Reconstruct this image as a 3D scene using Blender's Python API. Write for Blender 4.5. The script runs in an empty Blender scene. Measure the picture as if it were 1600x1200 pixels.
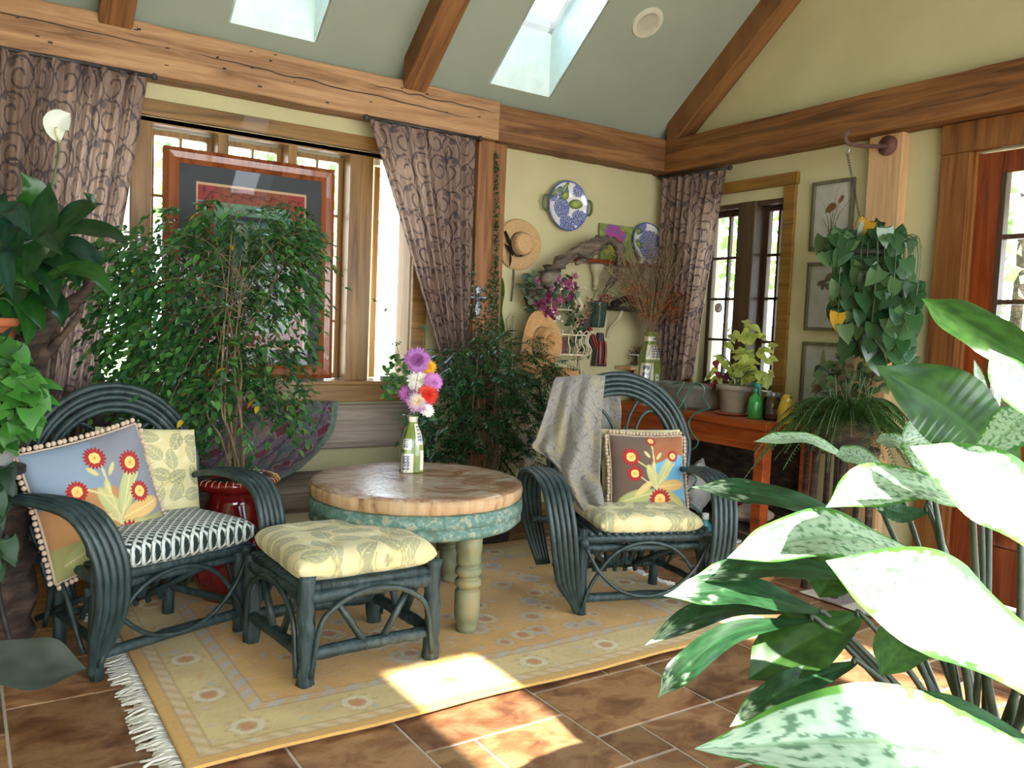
import bpy, bmesh, math, random
from mathutils import Vector, Matrix, noise
random.seed(7)
S = bpy.context.scene
COL = S.collection
PI = math.pi
R_ = random.random
def U(a, b): return random.uniform(a, b)

# ---------------------------------------------------------------- camera, sky, sun, exposure
YAW, PITCH, ROLL, FPX, CAMH = 0.58934, -0.066445, 0.041412, 1298.5, 1.30
FW = Vector((math.sin(YAW)*math.cos(PITCH), math.cos(YAW)*math.cos(PITCH), math.sin(PITCH)))
_r = Vector((math.cos(YAW), -math.sin(YAW), 0)); _u = _r.cross(FW)
RT = _r*math.cos(ROLL) + _u*math.sin(ROLL)
UP = -_r*math.sin(ROLL) + _u*math.cos(ROLL)
C0 = Vector((0, 0, CAMH))
cam_d = bpy.data.cameras.new('camera'); cam = bpy.data.objects.new('camera', cam_d); COL.objects.link(cam)
cam.matrix_world = Matrix(((RT.x, UP.x, -FW.x, C0.x), (RT.y, UP.y, -FW.y, C0.y), (RT.z, UP.z, -FW.z, C0.z), (0, 0, 0, 1)))
cam_d.sensor_width = 36; cam_d.lens = FPX*36/1600; cam_d.clip_start = .02
S.camera = cam
S.view_settings.view_transform = 'Standard'; S.view_settings.look = 'None'
S.view_settings.gamma = 1; S.view_settings.use_curve_mapping = False
S.view_settings.exposure = 1.5
W = bpy.data.worlds.new('sky'); S.world = W; W.use_nodes = True
_n = W.node_tree.nodes; _l = W.node_tree.links
_bg = _n['Background']; _bg.inputs[1].default_value = 5.0
_tc = _n.new('ShaderNodeTexCoord'); _sx = _n.new('ShaderNodeSeparateXYZ'); _cr = _n.new('ShaderNodeValToRGB')
_l.new(_tc.outputs['Generated'], _sx.inputs[0]); _l.new(_sx.outputs[2], _cr.inputs[0]); _l.new(_cr.outputs[0], _bg.inputs[0])
_cr.color_ramp.elements[0].position = 0.0; _cr.color_ramp.elements[0].color = (.80, .84, .86, 1)
_cr.color_ramp.elements[1].position = 0.8; _cr.color_ramp.elements[1].color = (.55, .72, 1.0, 1)
SUN_EL = math.atan(1.15)
sd = bpy.data.lights.new('sun', 'SUN'); sd.energy = 9; sd.angle = .012; sd.color = (1, .95, .86)
so = bpy.data.objects.new('sun', sd); COL.objects.link(so)
so.rotation_euler = Vector((.02, math.cos(SUN_EL), -math.sin(SUN_EL))).to_track_quat('-Z', 'Y').to_euler()
S.cycles.max_bounces = 9; S.cycles.diffuse_bounces = 5; S.cycles.glossy_bounces = 3; S.cycles.transparent_max_bounces = 10
S.cycles.sample_clamp_indirect = 6; S.cycles.caustics_reflective = False; S.cycles.caustics_refractive = False

# a pixel of the 1600x1200 photograph onto a known plane / at a known depth
def ray(x, y): return FW + RT*((x-800)/FPX) - UP*((y-600)/FPX)
def AY(x, y, Y): d = ray(x, y); return C0 + d*(Y/d.y)
def AX(x, y, X): d = ray(x, y); return C0 + d*(X/d.x)
def AZ(x, y, Z): d = ray(x, y); return C0 + d*((Z-CAMH)/d.z)
def AD(x, y, D): return C0 + ray(x, y)*D

# ---------------------------------------------------------------- colours and materials
def lin(c):
    if isinstance(c, str):
        c = c.lstrip('#'); c = [int(c[i:i+2], 16)/255 for i in (0, 2, 4)]
        c = [x/12.92 if x <= .04045 else ((x+.055)/1.055)**2.4 for x in c]
    return (c[0], c[1], c[2], 1)
def mixc(a, b, t): return tuple(a[i]*(1-t)+b[i]*t for i in range(3)) + (1,)
def newmat(name):
    m = bpy.data.materials.new(name); m.use_nodes = True
    return m, m.node_tree.nodes, m.node_tree.links, m.node_tree.nodes['Principled BSDF']
def setp(p, **k):
    for a, b in k.items(): p.inputs[a.replace('_', ' ')].default_value = b
def noisy(name, stops, scale=5, stretch=(1, 1, 1), detail=6, rough=.6, bump=0, bscale=None, dist=.3, spec=.4, metal=0, vcol=False, coat=0, nrough=.55):
    """noise-ramp material; stops = [(pos, colour)...]; vcol multiplies the painted colour of the mesh"""
    m, n, l, p = newmat(name)
    tc = n.new('ShaderNodeTexCoord'); mp = n.new('ShaderNodeMapping'); mp.inputs['Scale'].default_value = stretch
    nz = n.new('ShaderNodeTexNoise'); nz.inputs['Scale'].default_value = scale; nz.inputs['Detail'].default_value = detail
    nz.inputs['Distortion'].default_value = dist; nz.inputs['Roughness'].default_value = nrough
    cr = n.new('ShaderNodeValToRGB')
    l.new(tc.outputs['Object'], mp.inputs[0]); l.new(mp.outputs[0], nz.inputs['Vector']); l.new(nz.outputs[0], cr.inputs[0])
    e = cr.color_ramp.elements
    while len(e) < len(stops): e.new(.5)
    for i, (ps, c) in enumerate(stops): e[i].position = ps; e[i].color = lin(c)
    out = cr.outputs[0]
    if vcol:
        at = n.new('ShaderNodeAttribute'); at.attribute_name = 'col'
        mx = n.new('ShaderNodeMix'); mx.data_type = 'RGBA'; mx.blend_type = 'MULTIPLY'; mx.inputs[0].default_value = 1
        l.new(at.outputs['Color'], mx.inputs[6]); l.new(out, mx.inputs[7]); out = mx.outputs[2]
    l.new(out, p.inputs['Base Color'])
    setp(p, Roughness=rough, Metallic=metal); p.inputs['Specular IOR Level'].default_value = spec
    p.inputs['Coat Weight'].default_value = coat
    if bump:
        b = n.new('ShaderNodeBump'); b.inputs['Strength'].default_value = bump; b.inputs['Distance'].default_value = .01
        src = nz
        if bscale:
            src = n.new('ShaderNodeTexNoise'); src.inputs['Scale'].default_value = bscale; src.inputs['Detail'].default_value = 5
            l.new(mp.outputs[0], src.inputs['Vector'])
        l.new(src.outputs[0], b.inputs['Height']); l.new(b.outputs[0], p.inputs['Normal'])
    return m
def plain(name, c, rough=.6, metal=0, spec=.4, bump=0, coat=0):
    c = lin(c); a = mixc(c, (0, 0, 0), .12); b = mixc(c, (1, 1, 1), .05)
    return noisy(name, [(.3, a), (.7, b)], 12, rough=rough, metal=metal, spec=spec, bump=bump, coat=coat)
def wood(name, dark, mid, light, axis='x', rough=.55, bump=.25, scale=4, spec=.3, coat=0):
    s = {'x': (.5, 9, 9), 'y': (9, .5, 9), 'z': (9, 9, .5)}[axis]
    return noisy(name, [(.30, dark), (.46, mid), (.62, light), (.8, mid)], scale*.6, s, 8, rough, bump, dist=.9, spec=spec, coat=coat, nrough=.62)
def leafmat(name, rough=.35, trans=.25, tint=(1, 1, 1)):
    m, n, l, p = newmat(name)
    at = n.new('ShaderNodeAttribute'); at.attribute_name = 'col'
    tr = n.new('ShaderNodeBsdfTranslucent'); mx = n.new('ShaderNodeMixShader'); mx.inputs[0].default_value = trans
    hs = n.new('ShaderNodeHueSaturation'); hs.inputs['Value'].default_value = 1.5; hs.inputs['Saturation'].default_value = 1.1; hs.inputs['Hue'].default_value = .48
    l.new(at.outputs['Color'], p.inputs['Base Color']); l.new(at.outputs['Color'], hs.inputs['Color']); l.new(hs.outputs[0], tr.inputs[0])
    l.new(p.outputs[0], mx.inputs[1]); l.new(tr.outputs[0], mx.inputs[2]); l.new(mx.outputs[0], n['Material Output'].inputs[0])
    setp(p, Roughness=rough); p.inputs['Specular IOR Level'].default_value = .5
    return m
def clothmat(name, trans=0, rough=.9, weave=250, bump=.15):
    m, n, l, p = newmat(name)
    at = n.new('ShaderNodeAttribute'); at.attribute_name = 'col'; l.new(at.outputs['Color'], p.inputs['Base Color'])
    setp(p, Roughness=rough); p.inputs['Specular IOR Level'].default_value = .1; p.inputs['Sheen Weight'].default_value = .15
    tc = n.new('ShaderNodeTexCoord'); nz = n.new('ShaderNodeTexNoise'); nz.inputs['Scale'].default_value = weave
    b = n.new('ShaderNodeBump'); b.inputs['Strength'].default_value = bump; b.inputs['Distance'].default_value = .004
    l.new(tc.outputs['Object'], nz.inputs['Vector']); l.new(nz.outputs[0], b.inputs['Height']); l.new(b.outputs[0], p.inputs['Normal'])
    if trans:
        tr = n.new('ShaderNodeBsdfTranslucent'); mx = n.new('ShaderNodeMixShader'); mx.inputs[0].default_value = trans
        l.new(at.outputs['Color'], tr.inputs[0]); l.new(p.outputs[0], mx.inputs[1]); l.new(tr.outputs[0], mx.inputs[2]); l.new(mx.outputs[0], n['Material Output'].inputs[0])
    return m
def glassmat(name, tint=(1, 1, 1), fac=.06, rough=.01):
    m, n, l, p = newmat(name)
    t = n.new('ShaderNodeBsdfTransparent'); t.inputs[0].default_value = (*tint, 1)
    g = n.new('ShaderNodeBsdfGlossy'); g.inputs['Roughness'].default_value = rough
    lw = n.new('ShaderNodeFresnel'); lw.inputs[0].default_value = 1.35 + fac
    mx = n.new('ShaderNodeMixShader'); l.new(lw.outputs[0], mx.inputs[0]); l.new(t.outputs[0], mx.inputs[1]); l.new(g.outputs[0], mx.inputs[2])
    l.new(mx.outputs[0], n['Material Output'].inputs[0]); return m

M = {}
M['plaster'] = noisy('cream_plaster', [(.3, '#b8b086'), (.7, '#c2ba90')], 3, rough=.85, bump=.08, bscale=60)
M['ceiling'] = noisy('ceiling_paint', [(.3, '#929a88'), (.7, '#99a18f')], 2, rough=.9, bump=.04, bscale=60)
M['well'] = plain('skylight_shaft_paint', '#e6f8f3', .8)
M['beamx'] = wood('reclaimed_beam', '#6d4c30', '#9a7350', '#b38c64', 'x', .6, .5)
M['beamxd'] = wood('dark_reclaimed_beam', '#4d321e', '#76502f', '#8f6840', 'x', .6, .5)
M['beamy'] = wood('reclaimed_tie_beam', '#4a2e18', '#734a25', '#8c5f34', 'y', .6, .5)
M['post'] = wood('brown_post_wood', '#5a3820', '#805634', '#946844', 'z', .6, .4)
M['postb'] = wood('pale_post_wood', '#9c7850', '#bb9468', '#c7a47a', 'z', .6, .3)
M['trimx'] = wood('window_trim_wood', '#57401f', '#7d5c30', '#8f6c3b', 'x', .32, .15, coat=.15)
M['trimy'] = wood('right_window_trim_wood', '#57401c', '#7d5a28', '#8d6730', 'y', .4, .15)
M['trimz'] = wood('window_jamb_wood', '#59421f', '#7d5c31', '#8f6d3c', 'z', .35, .15)
M['sash'] = wood('dark_sash_wood', '#33251a', '#47362a', '#57452f', 'z', .4, .1)
M['sashlit'] = wood('sunlit_sash_wood', '#a87a40', '#c9995a', '#d8ad70', 'z', .45, .1)  # paler yellow tones stand in for sunlight on the open sashes
M['door'] = wood('red_brown_door_wood', '#4a1d0c', '#6f3013', '#83401c', 'z', .35, .2, coat=.2)
M['doortrim'] = wood('dark_door_trim', '#4f2e14', '#724720', '#84582c', 'z', .5, .3)
M['bench'] = wood('weathered_grey_plank', '#5f5346', '#83756a', '#9b8d7e', 'x', .75, .5)
M['potbench'] = wood('red_stained_bench_wood', '#6a2a10', '#9a461d', '#b05a2a', 'y', .45, .2)
M['willow'] = noisy('dark_green_painted_willow', [(.25, '#1a2525'), (.5, '#283836'), (.70, '#344745'), (.82, '#4a5a55')], 30, (1, 1, .3), 6, .42, .5, spec=.45)
M['willowbark'] = noisy('painted_rough_bark', [(.25, '#1c2726'), (.5, '#2c3c3b'), (.72, '#3e504e'), (.86, '#66736a')], 45, (1, 1, .15), 8, .5, .9, spec=.4)
M['glass'] = glassmat('window_glass')
M['leaf'] = leafmat('glossy_leaf', .2, .25)
M['leafsoft'] = leafmat('soft_leaf', .5, .35)
M['bigleaf'] = leafmat('large_leaf', .32, .2)
M['stem'] = plain('green_stem', '#3d5a2a', .5)
M['twig'] = noisy('tan_twig', [(.3, '#4a3b28'), (.7, '#7d6b4c')], 20, rough=.8)
M['cloth'] = clothmat('printed_cloth')
M['curtain'] = clothmat('sheer_curtain_cloth', .5, weave=400, bump=.1)
M['paint'] = clothmat('painted_print', rough=.6, weave=30, bump=0)
M['black'] = plain('black_metal', '#1b1a19', .4, .3)
M['iron'] = plain('dark_iron', '#2d2621', .55, .5)
M['wire'] = plain('cream_wire', '#ddd0b0', .45, .1)
M['soil'] = noisy('potting_soil', [(.3, '#241a12'), (.7, '#4a3826')], 40, rough=.95, bump=.8)
M['terracotta'] = noisy('terracotta', [(.3, '#8c4a2a'), (.7, '#a8603a')], 8, rough=.8, bump=.1)
M['white'] = plain('white_ceramic', '#d9d8d0', .3)
M['straw'] = noisy('pale_straw', [(.3, '#b08b5c'), (.7, '#d2ae7c')], 60, (1, 1, 4), rough=.8, bump=.5, bscale=140)
M['strawd'] = noisy('tan_straw', [(.3, '#a87c4c'), (.7, '#c89c66')], 50, (1, 1, 3), rough=.75, bump=.35, bscale=120)
M['dried'] = noisy('dried_stalks', [(.3, '#6d5a43'), (.7, '#a48e6c')], 30, rough=.9)
M['drift'] = noisy('driftwood', [(.3, '#3d332c'), (.5, '#6a5c50'), (.7, '#8a7b6c')], 6, (1, 1, 5), 8, .85, .8)
M['bark'] = noisy('dark_bark', [(.3, '#1f1813'), (.5, '#3b2e24'), (.75, '#5e4c3c')], 9, (1, 1, 3), 8, .9, 1)

# ---------------------------------------------------------------- mesh building
def cat(pts, n=8):
    """Catmull-Rom through points"""
    p = [Vector(q) for q in pts]
    if len(p) < 3:
        return [p[0].lerp(p[1], i/n) for i in range(n+1)]
    p = [p[0]*2-p[1]] + p + [p[-1]*2-p[-2]]; out = []
    for i in range(1, len(p)-2):
        a, b, c, d = p[i-1:i+3]
        for k in range(n):
            t = k/n; out.append(.5*((2*b)+(c-a)*t+(2*a-5*b+4*c-d)*t*t+(3*b-a-3*c+d)*t**3))
    return out+[p[-2]]
class MB:
    def __init__(s): s.v = []; s.f = []; s.c = []; s.col = (1, 1, 1, 1)
    def add(s, vs, fs, cs=None):
        o = len(s.v); s.v += [tuple(q) for q in vs]; s.f += [tuple(i+o for i in q) for q in fs]
        s.c += cs if cs else [s.col]*len(vs)
    def hexa(s, p): s.add(p, [(0, 3, 2, 1), (4, 5, 6, 7), (0, 1, 5, 4), (1, 2, 6, 5), (2, 3, 7, 6), (3, 0, 4, 7)])
    def box(s, x0, x1, y0, y1, z0, z1):
        s.hexa([(x0, y0, z0), (x1, y0, z0), (x1, y1, z0), (x0, y1, z0), (x0, y0, z1), (x1, y0, z1), (x1, y1, z1), (x0, y1, z1)])
    def bar(s, a, b, w, h, up=(0, 0, 1)):
        a = Vector(a); b = Vector(b); d = (b-a).normalized(); r = d.cross(Vector(up)).normalized(); u = r.cross(d)
        r *= w/2; u *= h/2; s.hexa([a-r-u, a+r-u, a+r+u, a-r+u, b-r-u, b+r-u, b+r+u, b-r+u])
    def tube(s, pts, r, seg=8, cap=True, flat=1, smooth=0, bark=0):
        p = [Vector(q) for q in pts]
        if smooth: p = cat(p, smooth)
        n = len(p); rr = r if callable(r) else (lambda t: r) if not isinstance(r, (list, tuple)) else (lambda t: r[0]*(1-t)+r[1]*t)
        ref = None; vs = []
        for i in range(n):
            t = (p[min(i+1, n-1)]-p[max(i-1, 0)])
            t = t.normalized() if t.length > 1e-9 else Vector((0, 0, 1))
            if ref is None:
                ref = t.cross(Vector((0, 0, 1)));
                if ref.length < .1: ref = t.cross(Vector((0, 1, 0)))
            ref = (ref-t*ref.dot(t)).normalized(); b = t.cross(ref); q = rr(i/(n-1))
            for k in range(seg):
                a = 2*PI*k/seg; w = q*(1+(bark*noise.noise(p[i]*25+Vector((math.cos(a), math.sin(a), 0))*2) if bark else 0))
                vs.append(p[i]+ref*(math.cos(a)*w)+b*(math.sin(a)*w*flat))
        fs = [(i*seg+k, i*seg+(k+1) % seg, (i+1)*seg+(k+1) % seg, (i+1)*seg+k) for i in range(n-1) for k in range(seg)]
        if cap: fs += [tuple(range(seg-1, -1, -1)), tuple((n-1)*seg+k for k in range(seg))]
        s.add(vs, fs)
    def lathe(s, prof, o=(0, 0, 0), seg=28, sx=1, sy=1, mod=None, colf=None):
        vs = []; cs = []
        for j, (r, z) in enumerate(prof):
            for k in range(seg):
                a = 2*PI*k/seg; q = r*(mod(a, z) if mod else 1)
                vs.append((o[0]+q*math.cos(a)*sx, o[1]+q*math.sin(a)*sy, o[2]+z)); cs.append(colf(a, r, z) if colf else s.col)
        n = len(prof)
        fs = [(i*seg+k, i*seg+(k+1) % seg, (i+1)*seg+(k+1) % seg, (i+1)*seg+k) for i in range(n-1) for k in range(seg)]
        if prof[0][0] > 1e-6: fs.append(tuple(range(seg-1, -1, -1)))
        if prof[-1][0] > 1e-6: fs.append(tuple((n-1)*seg+k for k in range(seg)))
        s.add(vs, fs, cs)
    def grid(s, fn, nu, nv, colf=None, flip=False):
        vs = []; cs = []
        for j in range(nv+1):
            for i in range(nu+1):
                vs.append(fn(i/nu, j/nv)); cs.append(colf(i/nu, j/nv) if colf else s.col)
        w = nu+1
        fs = [(j*w+i, j*w+i+1, (j+1)*w+i+1, (j+1)*w+i) for j in range(nv) for i in range(nu)]
        if flip: fs = [q[::-1] for q in fs]
        s.add(vs, fs, cs)
    def ball(s, c, r, seg=8, rings=5, sz=1):
        s.lathe([(max(1e-7, r*math.sin(PI*i/rings)), -r*sz*math.cos(PI*i/rings)) for i in range(rings+1)], c, seg)
    def leaf(s, b, d, up, L, Wd, col, fold=.25, droop=.3, heart=False, seg=3, tipcol=None):
        b = Vector(b); d = Vector(d).normalized(); up = Vector(up); r = d.cross(up)
        if r.length < 1e-3: r = d.cross(Vector((1, 0, 0)))
        r.normalize(); n = r.cross(d).normalized()
        prof = ([(0, .55), (-.12, .95), (.18, 1.0), (.5, .8), (.8, .33), (1, 0)] if heart else
                {3: [(0, 0), (.3, .9), (.65, .8), (1, 0)], 2: [(0, 0), (.45, 1), (1, 0)], 5: [(0, 0), (.12, .6), (.35, 1), (.6, .85), (.82, .45), (1, 0)]}[seg])
        vs = []; cs = []
        for t, w in prof:
            tc = max(t, 0); c = b+d*(L*t)-n*(droop*L*tc*tc); e = r*(Wd*.5*w); h = n*(fold*Wd*.5*w)
            ct = b+d*(L*tc)-n*(droop*L*tc*tc) if heart and t < 0 else c
            vs += [c-e+h, ct, c+e+h]; cc = mixc(col, tipcol, t) if tipcol and t > 0 else col
            cs += [cc, mixc(cc, (0, 0, 0), .12), cc]
        fs = []
        for i in range(len(prof)-1):
            a = i*3; fs += [(a, a+1, a+4, a+3), (a+1, a+2, a+5, a+4)]
        s.add(vs, fs, cs)
    def build(s, name, mat, parent=None, smooth=True, local=False, solid=0, bevel=0, subd=0, mats=None):
        off = Vector((0, 0, 0))
        if parent is not None and not local:
            q = parent
            while q.parent: q = q.parent
            off = q.location.copy()
        elif parent is None:
            xs = [q[0] for q in s.v]; ys = [q[1] for q in s.v]; zs = [q[2] for q in s.v]
            off = Vector(((min(xs)+max(xs))/2, (min(ys)+max(ys))/2, min(zs)))
        me = bpy.data.meshes.new(name)
        me.from_pydata([(q[0]-off.x, q[1]-off.y, q[2]-off.z) for q in s.v], [], s.f)
        a = me.color_attributes.new('col', 'FLOAT_COLOR', 'POINT')
        a.data.foreach_set('color', [x for c in s.c for x in c])
        me.materials.append(M[mat] if isinstance(mat, str) else mat)
        me.update()
        if smooth: me.polygons.foreach_set('use_smooth', [True]*len(me.polygons))
        o = bpy.data.objects.new(name, me); COL.objects.link(o)
        if parent is not None: o.parent = parent
        else: o.location = off
        if bevel:
            b = o.modifiers.new('b', 'BEVEL'); b.width = bevel; b.segments = 2; b.limit_method = 'ANGLE'
        if solid:
            b = o.modifiers.new('s', 'SOLIDIFY'); b.thickness = solid
        if subd:
            b = o.modifiers.new('u', 'SUBSURF'); b.levels = subd; b.render_levels = subd
        return o
def thing(name, label, cate, loc=(0, 0, 0), rz=0, group=None):
    o = bpy.data.objects.new(name, None); COL.objects.link(o); o.empty_display_size = .05
    o.location = loc; o.rotation_euler = (0, 0, rz); o['label'] = label; o['category'] = cate
    if group: o['group'] = group
    return o
def tag(o, label, cate, group=None, kind=None):
    o['label'] = label; o['category'] = cate
    if group: o['group'] = group
    if kind: o['kind'] = kind
    return o
def struct(o): o['kind'] = 'structure'; return o
def box(name, mat, x0, x1, y0, y1, z0, z1, parent=None, bevel=0, local=False):
    b = MB(); b.box(x0, x1, y0, y1, z0, z1); return b.build(name, mat, parent, False, local, bevel=bevel)
def fbm(x, y=0, z=0, o=4): return noise.fractal(Vector((x, y, z)), 1, 2, o)
def rdir(zlo=-1, zhi=1):
    a = U(0, 2*PI); z = U(zlo, zhi); q = math.sqrt(max(0, 1-z*z)); return Vector((q*math.cos(a), q*math.sin(a), z))
# ================================================================ THE ROOM
XL, XR, YB, YF = -1.8, 4.355, 4.6, -1.8
def zc(y): return 6.37-.8*y if y > 1.4 else 4.13+.8*y
# floor: modular tiles, 17.7 x 18 cm grid
fl = MB(); GX, GY, X0, Y0 = .1767, .18, .122, 1.80
M['grout'] = plain('grout', '#c0b49e', .9)
def _tilemat():
    m = noisy('brown_slate_tile', [(.28, '#5d3d2b'), (.45, '#87603f'), (.58, '#a58059'), (.76, '#906a4a')], 7, (1, 1.3, 1), 8, .34, .2, 30, .6, .45, vcol=True, nrough=.62)
    return m
M['tile'] = _tilemat()
struct(box('floor', 'grout', XL-.1, XR+.1, YF-.1, YB+.1, -.08, -.003))
occ = set(); tl = []
def put(i, j, w, h):
    for a in range(w):
        for b in range(h):
            if (i+a, j+b) in occ: return False
    for a in range(w):
        for b in range(h): occ.add((i+a, j+b))
    tl.append((i, j, w, h)); return True
for q in [(0, 4, 3, 3), (9, 1, 3, 2), (6, 2, 3, 2), (7, 0, 2, 2), (9, 0, 1, 1), (10, -1, 2, 2), (12, 1, 3, 2), (0, 7, 3, 2), (1, 2, 3, 2), (4, 1, 2, 3), (-3, 4, 3, 2), (12, -1, 2, 2), (12, 3, 2, 2), (14, -1, 3, 2)]: put(*q)
for j in range(-21, 16):
    for i in range(-11, 25):
        if (i, j) in occ: continue
        o = [(3, 2), (2, 3), (2, 2), (3, 3), (2, 2), (3, 2)]; random.shuffle(o)
        for w, h in o+[(2, 1), (1, 2), (1, 1)]:
            if put(i, j, w, h): break
for i, j, w, h in tl:
    k = U(.7, 1.12); fl.col = (k, k*U(.9, 1.0), k*U(.85, 1.0), 1); g = .0035
    x0 = max(XL, X0+i*GX+g); x1 = min(XR, X0+(i+w)*GX-g); y0 = max(YF, Y0+j*GY+g); y1 = min(YB, Y0+(j+h)*GY-g)
    if x1 > x0 and y1 > y0:
        b = .003
        fl.add([(x0, y0, -.004), (x1, y0, -.004), (x1, y1, -.004), (x0, y1, -.004), (x0+b, y0+b, 0), (x1-b, y0+b, 0), (x1-b, y1-b, 0), (x0+b, y1-b, 0)],
               [(0, 1, 5, 4), (1, 2, 6, 5), (2, 3, 7, 6), (3, 0, 4, 7), (4, 5, 6, 7)])
_f = bpy.data.objects['floor']
_t = fl.build('tiles', 'tile', _f, False); _f.name = 'floor'
_t.location = -_f.location+Vector(_f.location)  # stays in the floor's frame

def slabs(name, mat, boxes, parent=None):
    b = MB()
    for q in boxes: b.box(*q)
    return b.build(name, mat, parent, False)
wa = struct(slabs('wall_back', 'plaster', [(XL-.2, .418, YB, YB+.2, 0, 2.8), (2.31, XR+.2, YB, YB+.2, 0, 2.8), (.418, 2.31, YB, YB+.2, 0, .95), (.418, 2.31, YB, YB+.2, 2.27, 2.8)]))
def gable(b, x0, x1):
    b.add([(x0, YF-.2, 2.6), (x0, YB+.2, 2.6), (x0, YB+.2, 2.75), (x0, 1.4, 5.5), (x0, YF-.2, 2.75), (x1, YF-.2, 2.6), (x1, YB+.2, 2.6), (x1, YB+.2, 2.75), (x1, 1.4, 5.5), (x1, YF-.2, 2.75)],
          [(0, 1, 2, 3, 4), (9, 8, 7, 6, 5), (0, 5, 6, 1), (1, 6, 7, 2), (2, 7, 8, 3), (3, 8, 9, 4), (4, 9, 5, 0)])
wb = MB()
for q in [(4.20, YB, 0, 2.6), (2.319, 3.49, 0, 2.6), (YF-.2, -1.3, 0, 2.6), (1.22, 1.40, 0, 2.6), (-1.3, 1.22, 0, .12), (-1.3, 1.22, 2.3, 2.6), (3.49, 4.20, 0, .965), (3.49, 4.20, 2.2, 2.6), (1.40, 2.319, 2.30, 2.6)]: wb.box(XR, XR+.2, *q)
gable(wb, XR, XR+.2); struct(wb.build('wall_right', 'plaster', None, False))
wl = MB()
for q in [(YF-.2, YB, 0, 2.6)]: wl.box(XL-.2, XL, *q)
gable(wl, XL-.2, XL); struct(wl.build('wall_left', 'plaster', None, False))
struct(slabs('wall_front', 'plaster', [(XL-.2, -1.5, YF-.2, YF, 0, 2.8), (4.0, XR+.2, YF-.2, YF, 0, 2.8), (-1.5, 4.0, YF-.2, YF, 0, .15), (-1.5, 4.0, YF-.2, YF, 2.45, 2.8)]))
# ceiling with skylight shafts
SKX = [(1.16, 1.61), (2.73, 3.18)]
holes = [(a, b, y0, y1) for a, b in SKX for y0, y1 in ((3.52, 4.466),)] + [(a, b, -1.74, -.508) for a, b in SKX]
ce = MB(); xs = sorted({XL-.2, XR+.2}|{x for h in holes for x in h[:2]}); ys = sorted({YF-.25, YB+.25, 1.4}|{y for h in holes for y in h[2:]})
def inhole(x, y): return any(h[0] < x < h[1] and h[2] < y < h[3] for h in holes)
for i in range(len(xs)-1):
    for j in range(len(ys)-1):
        if inhole((xs[i]+xs[i+1])/2, (ys[j]+ys[j+1])/2): continue
        a, b, c, d = xs[i], xs[i+1], ys[j], ys[j+1]
        zz = (lambda y: (6.37-.8*y)) if (c+d)/2 > 1.4 else (lambda y: 4.13+.8*y)
        ce.hexa([(a, c, zz(c)), (b, c, zz(c)), (b, d, zz(d)), (a, d, zz(d)), (a, c, zz(c)+.03), (b, c, zz(c)+.03), (b, d, zz(d)+.03), (a, d, zz(d)+.03)])
        ce.hexa([(a, c, zz(c)+.38), (b, c, zz(c)+.38), (b, d, zz(d)+.38), (a, d, zz(d)+.38), (a, c, zz(c)+.42), (b, c, zz(c)+.42), (b, d, zz(d)+.42), (a, d, zz(d)+.42)])
cl = struct(ce.build('ceiling', 'ceiling', None, False))
M['skyframe'] = plain('white_skylight_frame', '#e9edee', .4)
for k, (a, b, c, d) in enumerate(holes):
    a, b, c, d = a+.004, b-.004, c+.004, d-.004
    s = MB(); t = .015; up = .40
    s.hexa([(a-t, d, zc(d)), (b+t, d, zc(d)), (b+t, d+t, zc(d)), (a-t, d+t, zc(d)), (a-t, d, zc(d)+up), (b+t, d, zc(d)+up), (b+t, d+t, zc(d)+up), (a-t, d+t, zc(d)+up)])
    s.hexa([(a-t, c-t, zc(c)), (b+t, c-t, zc(c)), (b+t, c, zc(c)), (a-t, c, zc(c)), (a-t, c-t, zc(c)+up), (b+t, c-t, zc(c)+up), (b+t, c, zc(c)+up), (a-t, c, zc(c)+up)])
    for x in (a-t, b):
        s.hexa([(x, c, zc(c)), (x+t, c, zc(c)), (x+t, d, zc(d)), (x, d, zc(d)), (x, c, zc(c)+up), (x+t, c, zc(c)+up), (x+t, d, zc(d)+up), (x, d, zc(d)+up)])
    o = struct(s.build('window_%d' % (k+4), 'well', None, False))
    f = MB(); w = .03; z = lambda y: zc(y)+.395
    for q in ((a, b, c, c+w), (a, b, d-w, d), (a, a+w, c, d), (b-w, b, c, d)):
        f.hexa([(q[0], q[2], z(q[2])), (q[1], q[2], z(q[2])), (q[1], q[3], z(q[3])), (q[0], q[3], z(q[3]))]+[(q[0], q[2], z(q[2])+.06), (q[1], q[2], z(q[2])+.06), (q[1], q[3], z(q[3])+.06), (q[0], q[3], z(q[3])+.06)])
    f.build('skylight_frame', 'skyframe', o, False)
    g = MB(); g.add([(a, c, z(c)+.05), (b, c, z(c)+.05), (b, d, z(d)+.05), (a, d, z(d)+.05)], [(0, 1, 2, 3)]); g.build('skylight_glass', 'glass', o, False)
# eave outside the window wall
struct(box('trim_1', 'ceiling', XL-.2, XR+.7, 4.85, 5.5, 2.56, 2.66))
struct(box('trim_14', 'ceiling', XL-.2, XR+.7, YF-.65, YF-.2, 2.56, 2.66))  # unseen rear eave, added to keep direct sun out of the rear windows
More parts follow.
